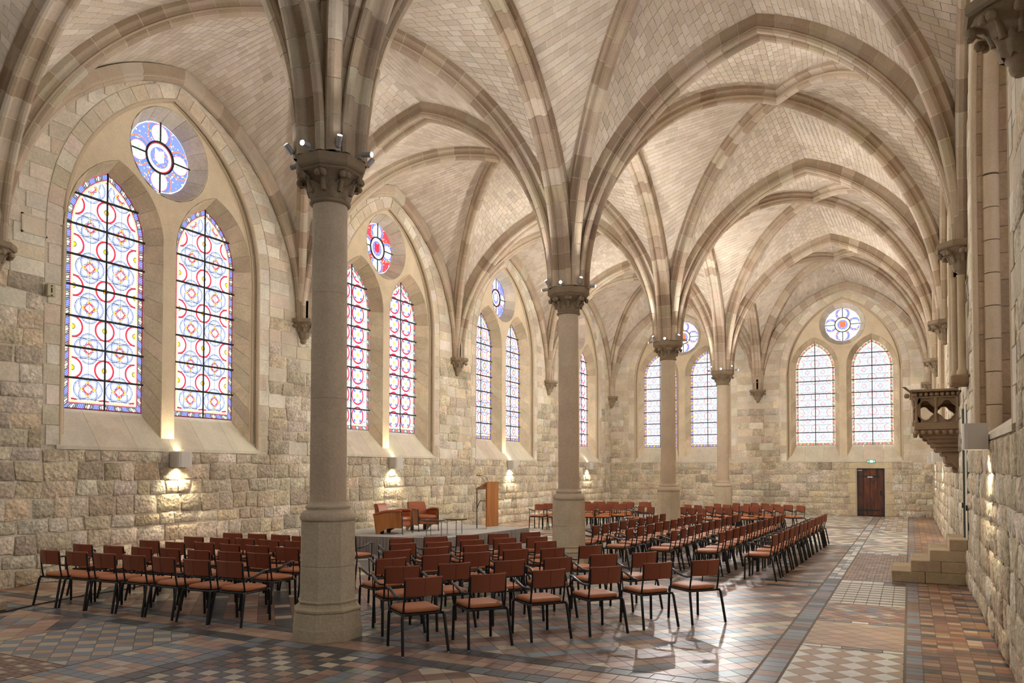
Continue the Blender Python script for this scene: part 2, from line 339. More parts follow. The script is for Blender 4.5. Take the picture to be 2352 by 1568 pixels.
def rose_mat(name, c1, cring, cmid):
    g = NG(name); u, v = g.uv(); d = g.hyp(u, v); col = g.mix(g.band(d, 0, 0), c1, c1)
    nz = g.N.new('ShaderNodeTexVoronoi'); nz.inputs['Scale'].default_value = 16; tc = g.N.new('ShaderNodeUVMap'); g.L.new(tc.outputs[0], nz.inputs['Vector'])
    spk = g.op('LESS_THAN', nz.outputs[0], .27)
    col = g.mix(spk, col, (.5, .45, .3))
    for dx, dy in ((.47, 0), (-.47, 0), (0, .47), (0, -.47)):
        dd = g.hyp(g.op('SUBTRACT', u, dx), g.op('SUBTRACT', v, dy))
        col = g.mix(g.op('LESS_THAN', dd, .285), col, (.5, .1, .03)); col = g.mix(g.op('LESS_THAN', dd, .262), col, (.07, .12, .45))
        col = g.mix(g.op('MULTIPLY', g.op('LESS_THAN', dd, .262), spk), col, (.45, .4, .06)); col = g.mix(g.op('LESS_THAN', dd, .2), col, (.3, .03, .06)); col = g.mix(g.op('LESS_THAN', dd, .188), col, GW)
        s2 = g.op('MULTIPLY', g.op('LESS_THAN', dd, .1), spk); col = g.mix(s2, col, (.14, .32, .08))
    col = g.mix(g.op('LESS_THAN', d, .325), col, (.015, .02, .02)); col = g.mix(g.op('LESS_THAN', d, .29), col, cring); col = g.mix(g.op('LESS_THAN', d, .272), col, (.5, .46, .36)); col = g.mix(g.op('LESS_THAN', d, .21), col, (.10, .12, .4))
    s3 = g.op('MULTIPLY', g.op('LESS_THAN', d, .21), spk); col = g.mix(s3, col, (.45, .2, .05))
    sh = g.op('MULTIPLY', g.op('LESS_THAN', g.op('ABSOLUTE', u), .105), g.op('LESS_THAN', g.op('ABSOLUTE', g.op('ADD', v, g.op('MULTIPLY', g.op('ABSOLUTE', u), -.5))), .12)); col = g.mix(sh, col, cmid)
    col = g.mix(g.band(d, .685, .012), col, GW); return g.finish(col)
BLUE = (.06, .08, .5); RED = (.4, .015, .02); GOLD = (.5, .33, .03)
F_M = [field_mat('grisaille_glass_%s' % n, i) for i, n in enumerate(('quatrefoil', 'ring', 'diamond'))]
B_M = [border_mat('border_glass_blue', BLUE, (.32, .01, .03), (.5, .48, .4)), border_mat('border_glass_red', RED, (.3, .3, .35), (.5, .5, .5)),
       border_mat('border_glass_violet', (.12, .09, .42), (.34, .12, .08), (.5, .35, .08)), border_mat('border_glass_scarlet', (.45, .04, .03), (.45, .44, .4), GOLD)]
R_M = [rose_mat('rose_glass_blue', (.1, .13, .5), (.4, .02, .03), GW), rose_mat('rose_glass_red', (.4, .03, .04), (.4, .4, .4), (.4, .02, .03)), rose_mat('rose_glass_pale', (.3, .36, .42), (.45, .38, .1), (.42, .08, .03))]

# ------------------------------------------------------------------ outlines
def lancet(c, hw, R, zs, zb, n=8):
    """pointed opening: counter-clockwise (s,z) from bottom left"""
    rise = math.sqrt(R * R - (R - hw) ** 2); out = [(c - hw, zb), (c + hw, zb)]
    a1 = math.asin(rise / R)
    for i in range(n + 1):
        a = a1 * i / n; out.append((c + hw - R + R * math.cos(a), zs + R * math.sin(a)))
    for i in range(n - 1, -1, -1):
        a = a1 * i / n; out.append((c - hw + R - R * math.cos(a), zs + R * math.sin(a)))
    return out
def circle(c, z, r, n=32): return [(c + r * math.cos(2 * PI * i / n), z + r * math.sin(2 * PI * i / n)) for i in range(n)]
def clip(poly, a, b, cc):
    """keep a*x+b*y<=cc"""
    out = []; n = len(poly)
    for i in range(n):
        p, q = poly[i], poly[(i + 1) % n]; dp, dq = a * p[0] + b * p[1] - cc, a * q[0] + b * q[1] - cc
        if dp <= 0: out.append(p)
        if dp * dq < 0: t = dp / (dp - dq); out.append((p[0] + (q[0] - p[0]) * t, p[1] + (q[1] - p[1]) * t))
    return out
Z0 = 5.44            # springing of every rib
XL, XR, YF, YB = -6.89, 6.76, 28.28, -14.0
BAYS = [(-14, -7), (-7, 0), (0, 7), (7, 14), (14, 21), (21, YF)]
REC_HW, REC_R, REC_ZS = 2.24, 3.35, 6.05
LW, LHW, LR, LZS, LZB = 1.12, .79, 1.232, 6.27, 2.98
OZ, OR_ = 8.13, .71

# ------------------------------------------------------------------ windows
def set_uv(ob, uvs):
    me = ob.data; l = me.uv_layers.new(name='UVMap'); i = 0
    for p in me.polygons:
        for li in p.loop_indices: l.data[li].uv = uvs[me.loops[li].vertex_index]
def window(num, tf, nrm, c, fi, bi, ri, label, d_tym=.12, d_gl=.46):
    """two lancets and a round light in one pointed recess. tf(s, depth, z)"""
    W = setting('window_%d' % num, label)
    gl = d_gl
    # tympanum slab with three holes
    mb = MB(); out = lancet(c, REC_HW, REC_R, REC_ZS, 2.3, 14)
    oh = [lancet(c + sg * LW, LHW + .19, LR + .19, LZS, 2.42, 10) for sg in (-1, 1)] + [circle(c, OZ, OR_ + .2)]
    plate(mb, out, oh, lambda s, d, z: tf(s, d + d_tym, z), .03, 0, lin((255, 250, 240))); mb.build('tympanum', m_plast, W)
    # splayed reveals made of dressed stones
    mb = MB(); vb = MB()
    for k, o in enumerate(oh):
        inn = lancet(c + (-1, 1)[k] * LW, LHW, LR, LZS, LZB, 10) if k < 2 else circle(c, OZ, OR_)
        n = len(o); vs = [tf(a, d_tym, b) for a, b in o] + [tf(a, gl + .03, b) for a, b in inn]
        mb.add(vs, [(i, (i + 1) % n, n + (i + 1) % n, n + i) for i in range(n) if not (k < 2 and i == 0)], 0, WHITE)
        cc = Vector(tf(c + ((-1, 1)[k] * LW if k < 2 else 0), gl * .5, OZ if k == 2 else 5.0))
        def quad(p, q, pi, qi, col):
            P = [Vector(tf(p[0], d_tym, p[1])), Vector(tf(q[0], d_tym, q[1])), Vector(tf(qi[0], gl, qi[1])), Vector(tf(pi[0], gl, pi[1]))]
            nn = (P[1] - P[0]).cross(P[3] - P[0]).normalized(); m_ = (P[0] + P[2]) / 2
            cz = Vector(tf(c + ((-1, 1)[k] * LW if k < 2 else 0), gl * .5, min(p[1], LZS) if k < 2 else OZ))
            if nn.dot(cz - m_) < 0: nn = -nn
            block(vb, P, nn, .004, .012, .004, col, 0)
        i = 0
        if k < 2:
            for e in (1, n - 1):     # straight jambs
                p, q = (o[1], o[2]) if e == 1 else (o[0], o[n - 1]); pi, qi = (inn[1], inn[2]) if e == 1 else (inn[0], inn[n - 1])
                for j in range(10):
                    t0, t1 = j / 10, (j + 1) / 10; lp = lambda A, B, t: (A[0] + (B[0] - A[0]) * t, A[1] + (B[1] - A[1]) * t)
                    quad(lp(p, q, t0), lp(p, q, t1), lp(pi, qi, t0), lp(pi, qi, t1), jit(lin((218, 200, 168)), .12))
            for i in range(2, n - 1, 2):
                if i + 2 <= n - 1: quad(o[i], o[i + 2], inn[i], inn[i + 2], jit(lin((206, 186, 154)), .16))
        else:
            for i in range(0, n, 2): quad(o[i], o[(i + 2) % n], inn[i], inn[(i + 2) % n], jit(lin((214, 202, 180)), .14))
    mb.build('reveal_bed', m_plast, W); o_ = vb.build('reveal_stones', m_ash, W); o_['kind'] = 'stuff'
    # recess side faces between wall plane and tympanum, with a roll moulding
    mb = MB(); path = [tf(a, .02, b) for a, b in out[1:] + out[:1]]
    tube(mb, path, .045, 6); tube(mb, [tf(a * 1.0 + (c - a) * .035, d_tym - .01, b - (0 if b < REC_ZS else .02)) for a, b in out[1:] + out[:1]], .03, 6)
    mb.build('recess_moulding', m_dress, W)
    if d_tym > .3:
        jb = MB(); n = len(out)
        for i in range(1, n):
            p, q = out[i], out[(i + 1) % n] if i < n - 1 else out[0]
            L_ = math.dist(p, q); m_ = max(1, round(L_ / .36)) if L_ > .6 else 1
            for k in range(m_):
                t0, t1 = k / m_, (k + 1) / m_; a = (p[0] + (q[0] - p[0]) * t0, p[1] + (q[1] - p[1]) * t0); b = (p[0] + (q[0] - p[0]) * t1, p[1] + (q[1] - p[1]) * t1)
                for d0, d1 in ((0, .19), (.19, d_tym)):
                    P = [tf(a[0], d0, a[1]), tf(b[0], d0, b[1]), tf(b[0], d1, b[1]), tf(a[0], d1, a[1])]; nn = (P[1] - P[0]).cross(P[2] - P[0]).normalized(); cz = tf(c, d0, min(a[1], REC_ZS))
                    if nn.dot(cz - P[0]) < 0: nn = -nn
                    block(jb, P, nn, .004, .02, .004, jit(lin((182, 158, 130)), .14, .04))
        o_ = jb.build('jamb_stones', m_ash, W); o_['kind'] = 'stuff'
        for sg in (-1, 1):
            mb = MB()
            for z0, z1 in [(2.35 + .46 * k, 2.35 + .46 * (k + 1) - .012) for k in range(8)]: tube(mb, [tf(c + sg * (REC_HW - .03), .22, z0), tf(c + sg * (REC_HW - .03), .22, z1)], .10, 14)
            mb.build('jamb_roll', m_dress, W)
        arcp = [tf(c + (a - c) * .986, .22, b) for a, b in out[2:]]
        for q in range(0, 28, 4): mb = MB(); tube(mb, arcp[q:q + 5], .10, 12); mb.build('arch_roll', m_dress, W)
    # sloping sill, three slabs each side
    for i in range(6):
        s0, s1 = c - 2.3 + i * 4.6 / 6, c - 2.3 + (i + 1) * 4.6 / 6 - .006; mb = MB(); cl = jit(WHITE, .06)
        pr = [(-.03, 2.24), (-.03, 2.30), (gl + .04, LZB + .02), (gl + .04, 2.24)]
        rings(mb, [[tf(s, d, z) for d, z in pr] for s in (s0, s1)], True, (True, True), 0, cl); mb.build('sill_slab', m_sill, W)
    # glazing
    for sg in (-1, 1):
        cc = c + sg * LW; inn = lancet(cc, LHW, LR, LZS, LZB, 10); fld = lancet(cc, LHW - .16, LR - .16, LZS, LZB + .16, 10)
        n = len(inn); acc = 0.0
        bars = [LZB + .555 * i for i in range(1, 8)]
        # border: one strip per side between the bars
        for i in range(n):
            j = (i + 1) % n; L_ = math.dist(inn[i], inn[j]); parts = max(1, round(L_ / .56)) if L_ > .6 else 1
            for q in range(parts):
                t0, t1 = q / parts, (q + 1) / parts; lp = lambda A, B, t: (A[0] + (B[0] - A[0]) * t, A[1] + (B[1] - A[1]) * t)
                mb = MB() if (q == 0 and (i < 2 or i % 3 == 2 or i == n - 1)) or L_ > .6 else mb
                if not mb.v: us = []
                pts = [lp(inn[i], inn[j], t0), lp(inn[i], inn[j], t1), lp(fld[i], fld[j], t1), lp(fld[i], fld[j], t0)]
                mb.add([tf(a, gl, b) for a, b in pts], [(0, 1, 2, 3)]); us += [(acc + L_ * t0, 0), (acc + L_ * t1, 0), (acc + L_ * t1, .16), (acc + L_ * t0, .16)]
                nxt = i + 1
                if q == parts - 1 and (L_ > .6 or nxt % 3 == 2 or nxt >= n or nxt < 2 or nxt == n - 1) or L_ > .6:
                    ob = mb.build('border_pane', B_M[bi], W); set_uv(ob, us); mb = MB(); us = []
            acc += L_
        for col_ in (-1, 1):
            half = clip(fld, -col_, 0, -cc * col_)
            lv = [LZB] + bars + [9]
            for a, b in zip(lv[:-1], lv[1:]):
                p = clip(clip(half, 0, 1, b), 0, -1, -a)
                if len(p) < 3: continue
                mb = MB(); mb.add([tf(x, gl, z) for x, z in p], [tuple(range(len(p)))]); ob = mb.build('pane', F_M[fi], W); set_uv(ob, [(x - cc, z - LZB - .37) for x, z in p])
        for z in bars:
            hw = LHW if z < LZS else max(0.1, -(LR - LHW) + math.sqrt(max(0, LR * LR - (z - LZS) ** 2)))
            mb = MB(); tube(mb, [tf(cc - hw, gl - .025, z), tf(cc + hw, gl - .025, z)], .021, 6); mb.build('saddle_bar', m_wire, W)
        mb = MB(); tube(mb, [tf(cc, gl - .02, LZB), tf(cc, gl - .02, 7.42)], .016, 6); mb.build('stanchion', m_wire, W)
    for q in range(4):
        a0 = PI / 2 * q; p = [(c, OZ)] + [(c + OR_ * math.cos(a0 + PI / 2 * i / 8), OZ + OR_ * math.sin(a0 + PI / 2 * i / 8)) for i in range(9)]
        mb = MB(); mb.add([tf(x, gl, z) for x, z in p], [tuple(range(len(p)))]); ob = mb.build('rose_pane', R_M[ri], W); set_uv(ob, [(x - c, z - OZ) for x, z in p])
    for a in (0, PI / 2):
        mb = MB()
        for sg in (-1, 1): tube(mb, [tf(c + sg * .31 * math.cos(a), gl - .02, OZ + sg * .31 * math.sin(a)), tf(c + sg * .71 * math.cos(a), gl - .02, OZ + sg * .71 * math.sin(a))], .016, 6)
        mb.build('rose_bar', m_wire, W)
    mb = MB(); tube(mb, [tf(c + .31 * math.cos(2 * PI * i / 32), gl - .02, OZ + .31 * math.sin(2 * PI * i / 32)) for i in range(33)], .018, 6); mb.build('rose_ring', m_wire, W)
    # portal that guides daylight sampling through this opening
    return W
def portal(c, yz, size, direction):
    l = bpy.data.lights.new('daylight_portal', 'AREA'); l.shape = 'RECTANGLE'; l.size = size[0]; l.size_y = size[1]; l.cycles.is_portal = True
    o = bpy.data.objects.new('daylight_portal', l); COL.objects.link(o); o.location = c; o.rotation_euler = Vector(direction).to_track_quat('-Z', 'Z').to_euler(); o['kind'] = 'helper'

# wall frames: tf(s, depth outward, z)
tfL = lambda s, d, z: Vector((XL - d, s, z)); tfR = lambda s, d, z: Vector((XR + d, s, z)); tfF = lambda s, d, z: Vector((s, YF + d, z)); tfB = lambda s, d, z: Vector((s, YB - d, z))
nL, nR, nF = Vector((1, 0, 0)), Vector((-1, 0, 0)), Vector((0, -1, 0))
wl_bays = [(a + b) / 2 - (.1 if a >= 0 and a < 20 else .1) * 0 for a, b in BAYS]
WL = [-3.5, 3.42, 10.5, 17.5, 24.5]
WR = [-3.5, 3.5, 17.5, 24.5]
WFX = [-3.44, 3.44]
ZT = 11.3

# ------------------------------------------------------------------ masonry walls
def edge_of(c, z, hw, R, zs):
    """half width of a pointed outline at height z (None above apex)"""
    if z <= zs: return hw
    q = R * R - (z - zs) ** 2
    if q <= 0: return None
    e = -(R - hw) + math.sqrt(q); return e if e > 0 else None
def vault_line(s, s0, s1, off=.22):
    """height of the wall arch soffit over position s in a bay"""
    h = (s1 - s0) / 2; v = 9.57 - Z0; r0 = off; hh = h - r0; R = (hh * hh + v * v) / (2 * hh); x = min(s - s0, s1 - s)
    if x <= r0: return Z0
    return Z0 + math.sqrt(max(0, R * R - (R - (x - r0)) ** 2))
def wall_stones(name, tf, nrm, s0, s1, wins, bays, extra_holes, zlow=2.24, rough_lo=.022, seed=1):
    """courses of stones as (polygon, kind); rubble below zlow, ashlar above"""
    random.seed(seed); res = []
    z = 0.0
    while z < 10.2:
        lowz = z < zlow - .02
        if lowz: h = random.uniform(.2, .36); h = min(h, zlow - z) if zlow - z - h > .12 else zlow - z
        else: h = random.uniform(.24, .34)
        z1 = z + h
        # blocked intervals: window recess + ring
        segs = [(s0, s1, s0, s1)]
        blk = []
        for c in wins:
            if z1 > 2.24:
                e0 = edge_of(c, z, REC_HW + .30, REC_R + .30, REC_ZS); e1 = edge_of(c, z1, REC_HW + .30, REC_R + .30, REC_ZS)
                if e0 is not None: blk.append((c - e0, c + e0, c - (e1 or 0), c + (e1 or 0)))
        for (a, b, za, zb) in extra_holes:
            if z1 > za + .05 and z < zb - .05: blk.append((a, b, a, b))
        blk.sort(); segs = []; cur = (s0, s0)
        for b in blk: segs.append((cur[0], b[0], cur[1], b[2])); cur = (b[1], b[3])
        segs.append((cur[0], s1, cur[1], s1))
        for (a0, b0, a1, b1) in segs:
            if b0 - a0 < .06 and b1 - a1 < .06: continue
            a, b = min(a0, a1), max(b0, b1); L_ = b - a; x = a; cuts = [a]
            while True:
                w_ = random.uniform(.26, .62) if lowz else random.uniform(.36, .7)
                if x + w_ > b - .2: break
                x += w_; cuts.append(x)
            cuts.append(b)
            for i in range(len(cuts) - 1):
                u0, u1 = cuts[i], cuts[i + 1]
                lo0, lo1 = max(u0, a0), min(u1, b0); hi0, hi1 = max(u0, a1), min(u1, b1)
                if lo1 - lo0 < .03 and hi1 - hi0 < .03: continue
                if lo1 < lo0: lo0 = lo1 = (lo0 + lo1) / 2
                if hi1 < hi0: hi0 = hi1 = (hi0 + hi1) / 2
                m_ = (u0 + u1) / 2
                vl = 99
                for (p, q) in bays:
                    if p <= m_ <= q: vl = vault_line(m_, p, q)
                if z1 > vl + .12 and z1 > Z0 + .1: continue
                rb = lowz or (z < 4.6 and random.random() < .55 and name != 'wall_far_x') or (name == 'wall_left' and z < 5.2 and random.random() < .5)
                poly = [(lo0, z), (lo1, z), (hi1, z1), (hi0, z1)]
                if rb: poly = [(p[0] + random.uniform(-.03, .03), p[1] + random.uniform(-.028, .028)) for p in poly]
                res.append((poly, rb, lowz))
        z = z1
    # voussoir ring round each recess
    for c in wins:
        for sg in (-1, 1):
            zz = 2.3
            while zz < REC_ZS - .05:
                hh = min(.34, REC_ZS - zz); wd = .30 - (.0 if int(zz * 3) % 2 else .06)
                a, b = sorted((c + sg * REC_HW, c + sg * (REC_HW + wd))); res.append(([(a, zz), (b, zz), (b, zz + hh), (a, zz + hh)], False, False)); zz += hh
            a1 = math.acos((REC_R - REC_HW) / REC_R); n = 13
            for i in range(n):
                t0, t1 = a1 * i / n, a1 * (i + 1) / n; Ro = REC_R + .29; cx_ = c + sg * (REC_HW - REC_R)
                P = [(cx_ + sg * r * math.cos(t), REC_ZS + r * math.sin(t)) for r, t in ((REC_R, t0), (Ro, t0), (Ro, t1), (REC_R, t1))]
                P = [((max(p[0], c) if sg > 0 else min(p[0], c)), p[1]) for p in P]
                res.append((P, False, False))
    return res
def put_pieces(parent, pieces, tf, nrm, mats, limit=300, pname='stone', cols=None):
    """pieces -> the largest in view as objects, the rest as one part of kind stuff"""
    sc = []
    for k, (poly, rb, low) in enumerate(pieces):
        m_ = tf(sum(p[0] for p in poly) / len(poly), 0, sum(p[1] for p in poly) / len(poly)); q = proj(m_); area = 0
        if q and -40 < q[0] < 2392 and -40 < q[1] < 1608:
            pp = [proj(tf(a, 0, b)) for a, b in poly]
            if all(pp): area = abs(sum(pp[i][0] * pp[(i + 1) % len(pp)][1] - pp[(i + 1) % len(pp)][0] * pp[i][1] for i in range(len(pp)))) / 2
        sc.append((area, k))
    top = set(k for a, k in sorted(sc, reverse=True)[:limit] if a > 60)
    rest = MB()
    for k, (poly, rb, low) in enumerate(pieces):
        mb = MB() if k in top else rest
        col = cols(poly, rb, low)
        P = [tf(a, 0, b) for a, b in poly]
        if rb: block(mb, P, nrm, .011, random.uniform(.008, .024), .008, col, 1, .014 if low else .008, 3)
        else: block(mb, P, nrm, .005, random.uniform(.012, .016), .003, col, 0)
        if k in top: mb.build(pname, mats, parent)
    if rest.v: o = rest.build(pname + 'work', mats, parent); o['kind'] = 'stuff'
RUB = [lin(c) for c in ((228, 214, 188), (220, 205, 176), (232, 220, 198), (212, 196, 167), (224, 206, 174), (200, 186, 162))]
ASH = [lin(c) for c in ((226, 213, 192), (220, 206, 182), (231, 220, 200), (210, 194, 170), (222, 206, 178))]
def wcols(poly, rb, low): return jit(random.choice(RUB if rb else ASH), .15 if rb else .09, .03)
def build_wall(name, label, tf, nrm, s0, s1, wins, bays, holes, extra, seed, limit=300, stones=True, sview=None):
    W = setting(name, label); mb = MB()
    hs = [lancet(c, REC_HW, REC_R, REC_ZS, 2.3, 14) for c in wins] + holes
    plate(mb, [(s0, -.05), (s1, -.05), (s1, ZT), (s0, ZT)], hs, tf, .5, 0, WHITE); mb.build('mortar_face', m_wmort, W)
    if stones:
        random.seed(seed); pcs = wall_stones(name, tf, nrm, sview[0] if sview else s0, sview[1] if sview else s1, [c for c in wins if not sview or sview[0] < c < sview[1]], bays, extra, seed=seed)
        put_pieces(W, pcs, tf, nrm, [m_ash, m_rub], limit, 'stone', wcols)
    return W
build_wall('wall_left', 'long left wall of rubble and dressed limestone with tall windows', tfL, nL, YB, YF, WL, BAYS, [], [], 11, 300, True, (-.6, YF))
build_wall('wall_right', 'long right wall of rough stone carrying the pulpit', tfR, nR, YB, YF, WR, BAYS, [[(8.7, 3.3), (12.3, 3.3), (12.3, 6.2), (11.6, 7.4), (10.5, 8.0), (9.4, 7.4), (8.7, 6.2)]], [(7.35, 8.35, .7, 2.95), (8.6, 12.4, 3.2, 8.0)], 12, 300, True, (-1.5, YF))
build_wall('wall_far', 'end wall of dressed and rubble stone with a small plank door', tfF, nF, XL, XR, WFX, [(XL, 0), (0, XR)], [[(3.94, -.02), (5.04, -.02), (5.04, 2.0), (3.94, 2.0)]], [(3.74, 5.24, 0, 2.2)], 13, 300)
build_wall('wall_back', 'plain stone wall at the near end behind the viewer', tfB, Vector((0, 1, 0)), XL, XR, [], [], [], [], 14, 0, False)

WN = 1
for c, fi, bi, ri in zip(WL[1:], (0, 1, 0, 1), (0, 1, 2, 1), (0, 1, 0, 1)):
    lab = {1: 'nearest stained glass window of the left wall, blue borders and blue rose', 2: 'second left-wall window, behind the nearest column, red borders and red rose', 3: 'third left-wall window, violet borders, between the first two columns', 4: 'last left-wall window, half hidden by the second column'}[WN]
    window(WN, tfL, nL, c, fi, bi, ri, lab); WN += 1
window(WN, tfF, nF, WFX[0], 2, 2, 2, 'left window of the end wall, violet and gold borders, partly behind two columns'); WN += 1
window(WN, tfF, nF, WFX[1], 2, 3, 2, 'right window of the end wall above the plank door, red and yellow borders'); WN += 1
for c in WR[1:]:
    window(WN, tfR, nR, c, 0, 0, 0, 'deep window of the right wall seen edge-on, %s' % {WR[1]: 'nearest the camera', WR[2]: 'first beyond the pulpit', WR[3]: 'last before the end wall'}[c], .50, .92); WN += 1
for c in WL: portal((XL - .5, c, 5.9), None, (3.6, 6.2), (1, 0, 0))
for c in WR: portal((XR + .9, c, 5.9), None, (3.6, 6.2), (-1, 0, 0))
for c in WFX: portal((c, YF + .5, 5.9), None, (3.6, 6.2), (0, -1, 0))
# plain glass in the two unseen openings beside the camera
for nm, tf in (('left', tfL), ('right', tfR)):
    mb = MB(); p = lancet(-3.5, REC_HW, REC_R, REC_ZS, 2.3, 10); mb.add([tf(a, .45, b) for a, b in p], [tuple(range(len(p)))]); W_ = mb.build('window_%d' % WN, plain('x', (1, 1, 1)), None); tag(W_, 'plain glazed opening of the %s wall level with the camera' % nm, kind='structure')
    g = NG('plain_obscure_glass'); W_.data.materials[0] = g.finish(g.mix(g.band(0.0, 1.0, 0.1), (.35, .36, .38), (.35, .36, .38))); WN += 1

# ------------------------------------------------------------------ ribs and vaults
# profiles as (lateral a, outward b) from the intrados
_h = [(-.19, .40), (-.19, .20), (-.15, .175), (-.115, .145), (-.115, .125), (-.15, .11), (-.185, .085), (-.195, .05), (-.175, .012), (-.135, .0), (-.1, .012), (-.075, .045), (-.065, .085)]
P_ARCH = _h + [(-a, b) for a, b in reversed(_h)]
_h = [(-.15, .36), (-.15, .22), (-.12, .20), (-.075, .17), (-.045, .145), (-.045, .125), (-.08, .10), (-.092, .06), (-.075, .02), (-.035, -.003)]
P_DIAG = _h + [(0, -.014)] + [(-a, b) for a, b in reversed(_h)]
P_WALL = [(-.16, .30), (-.16, .12), (-.13, .09), (-.15, .06), (-.12, .01), (-.06, 0), (0, .04), (.04, .10), (.05, .30)]
def arc(base, d, r0, D, zA):
    h = D - r0; v = zA - Z0; R = (h * h + v * v) / (2 * h); sc_ = r0 + R
    d = Vector((d[0], d[1], 0)).normalized(); base = Vector((base[0], base[1], 0))
    def f(t, b=0.0):
        pe = math.acos(max(-1, min(1, (sc_ - D) / (R + b)))); ph = pe * t
        s = sc_ - (R + b) * math.cos(ph); return base + d * s + Vector((0, 0, Z0 + (R + b) * math.sin(ph)))
    return f
RIBCOL = [lin(c) for c in ((194, 175, 152), (184, 164, 140), (202, 185, 163), (178, 158, 135), (190, 172, 146), (170, 149, 126))]
ceiling = setting('ceiling', 'ribbed vault of coursed limestone blocks over both aisles')
RIBS = []
def rib(f, lat, prof, n=18, nm='vault_rib'):
    lat = Vector((lat[0], lat[1], 0)).normalized(); Z = Vector((0, 0, 1))
    pm = f(.6); q = proj(pm); q2 = proj(f(.15)); q3 = proj(f(.95)); vis = 0
    for qq in (q, q2, q3, proj(f(.35))):
        if qq and 0 < qq[0] < 2352 and 0 < qq[1] < 1568: vis += 1.0 / qq[2]
    RIBS.append((vis, f, lat, prof, n, nm))
def ring_at(f, lat, prof, t, shrink=0.0):
    return [f(t, b + (.008 if shrink and b < .25 else 0)) + lat * (a * ((1.08 if abs(a) < .102 and prof is P_ARCH else 1 - shrink * .5) if shrink else 1)) for a, b in prof]
def make_ribs():
    RIBS.sort(key=lambda r: -r[0])
    for k, (vis, f, lat, prof, n, nm) in enumerate(RIBS):
        if vis <= 0 and f(.6).y < -7.5: n_ = 6
        else: n_ = n
        core = MB(); rings(core, [ring_at(f, lat, prof, i / (2 * n_), .05) for i in range(2 * n_ + 1)], True, (True, True), 0, WHITE, False)
        e = .0009; single = k < 16
        for j in range(n_):
            t0, t1 = j / n_ + e * (j > 0), (j + 1) / n_ - e * (j < n_ - 1)
            mb = MB() if single else core
            cl = jit(random.choice(RIBCOL), .07)
            rings(mb, [ring_at(f, lat, prof, t) for t in (t0, (t0 + t1) / 2, t1)], True, (True, True), 0 if single else 1, cl, False)
            if single:
                me = mb.mesh('voussoir', [m_rib])
                if j == 0: par = None; VO = []
                VO.append(me)
        o = core.build(nm, [m_rmort, m_rib], ceiling)
        if single:
            for me in VO: link('voussoir', me, o)
WEBC = [lin(c) for c in ((214, 199, 180), (208, 192, 172), (219, 205, 187), (202, 186, 166), (212, 197, 174))]
WEB_B = .30
web_cells = []; web_base = MB()
def web(fa, fb, centre, t_off=0.0):
    """blocks between diagonal rib fa and arch fb"""
    n = 50; row = 0
    low = Vector((centre[0], centre[1], Z0 + 1.0))
    for j in range(n):
        t0, t1 = j / n, (j + 1) / n; A0, A1, B0, B1 = fa(t0, WEB_B), fa(t1, WEB_B), fb(t0, WEB_B), fb(t1, WEB_B)
        if (A0 - B0).length + (A1 - B1).length < .10: continue
        nn = (A1 - A0).cross(B0 - A0)
        if nn.length < 1e-7: continue
        nn.normalize()
        if nn.dot(low - (A0 + B1) / 2) < 0: nn = -nn
        web_base.add([A0 - nn * .002, B0 - nn * .002, B1 - nn * .002, A1 - nn * .002], [(0, 1, 2, 3) if (B0 - A0).cross(A1 - A0).dot(nn) > 0 else (3, 2, 1, 0)])
        L_ = ((A0 - B0).length + (A1 - B1).length) / 2; m_ = max(1, round(L_ / random.uniform(.24, .30)))
        off = (.5 if j % 2 else 0) / m_ + random.uniform(-.1, .1) / m_; cuts = [0] + [c for c in ((i + 0) / m_ + off for i in range(m_ + 1)) if .04 < c < .96] + [1]
        for c0, c1 in zip(cuts[:-1], cuts[1:]):
            P = [A0.lerp(B0, c0), A0.lerp(B0, c1), A1.lerp(B1, c1), A1.lerp(B1, c0)]
            web_cells.append((P, nn))
def bay(side, y0, y1):
    xw = XL if side < 0 else XR; X = abs(xw); cx_, cyy = xw / 2 + .04 * side * -1 * 0, (y0 + y1) / 2
    zk = 9.86; kx = 3.44 if side > 0 else -3.42; tx_ = 3.64 if side > 0 else -3.40
    r_far = .22
    sup = {}
    for (px, py) in ((0, y0), (0, y1), (xw, y0), (xw, y1)):
        onwall = px != 0 or py == YF or py == YB
        r = .385 if not onwall else .22
        d = Vector((kx - px, cyy - py, 0)); D = d.length
        fd = arc((px, py), d, r + (.02), D, zk); lat = (-d.y, d.x)
        rib(fd, lat, P_DIAG)
        dx = Vector((1 if kx > px else -1, 0, 0)); fx = arc((px, py), dx, r, abs(tx_ - px), 9.53)
        dy = Vector((0, 1 if cyy > py else -1, 0)); fy = arc((px, py), dy, r, abs(cyy - py), 9.57 if px == 0 else 9.5)
        web(fd, fx, (kx, cyy)); web(fd, fy, (kx, cyy))
        # transverse arch drawn once per shared line
        if py == y1 or py == YB:
            if py in (YF, YB): rib(fx, (0, 1 if py == YF else -1) if False else ((0, 1, 0)[0:2]), P_WALL if py == YF else P_ARCH)
            else: rib(fx, (0, 1), P_ARCH)
        if px == 0:
            if side > 0: rib(fy, (1, 0), P_ARCH)
        else: rib(fy, (-1, 0) if px > 0 else (1, 0), [(-a, b) for a, b in P_WALL] if True else P_WALL, 12)
for (a, b) in BAYS:
    if b <= -7: continue
    for s in (-1, 1): bay(s, a, b)
make_ribs()
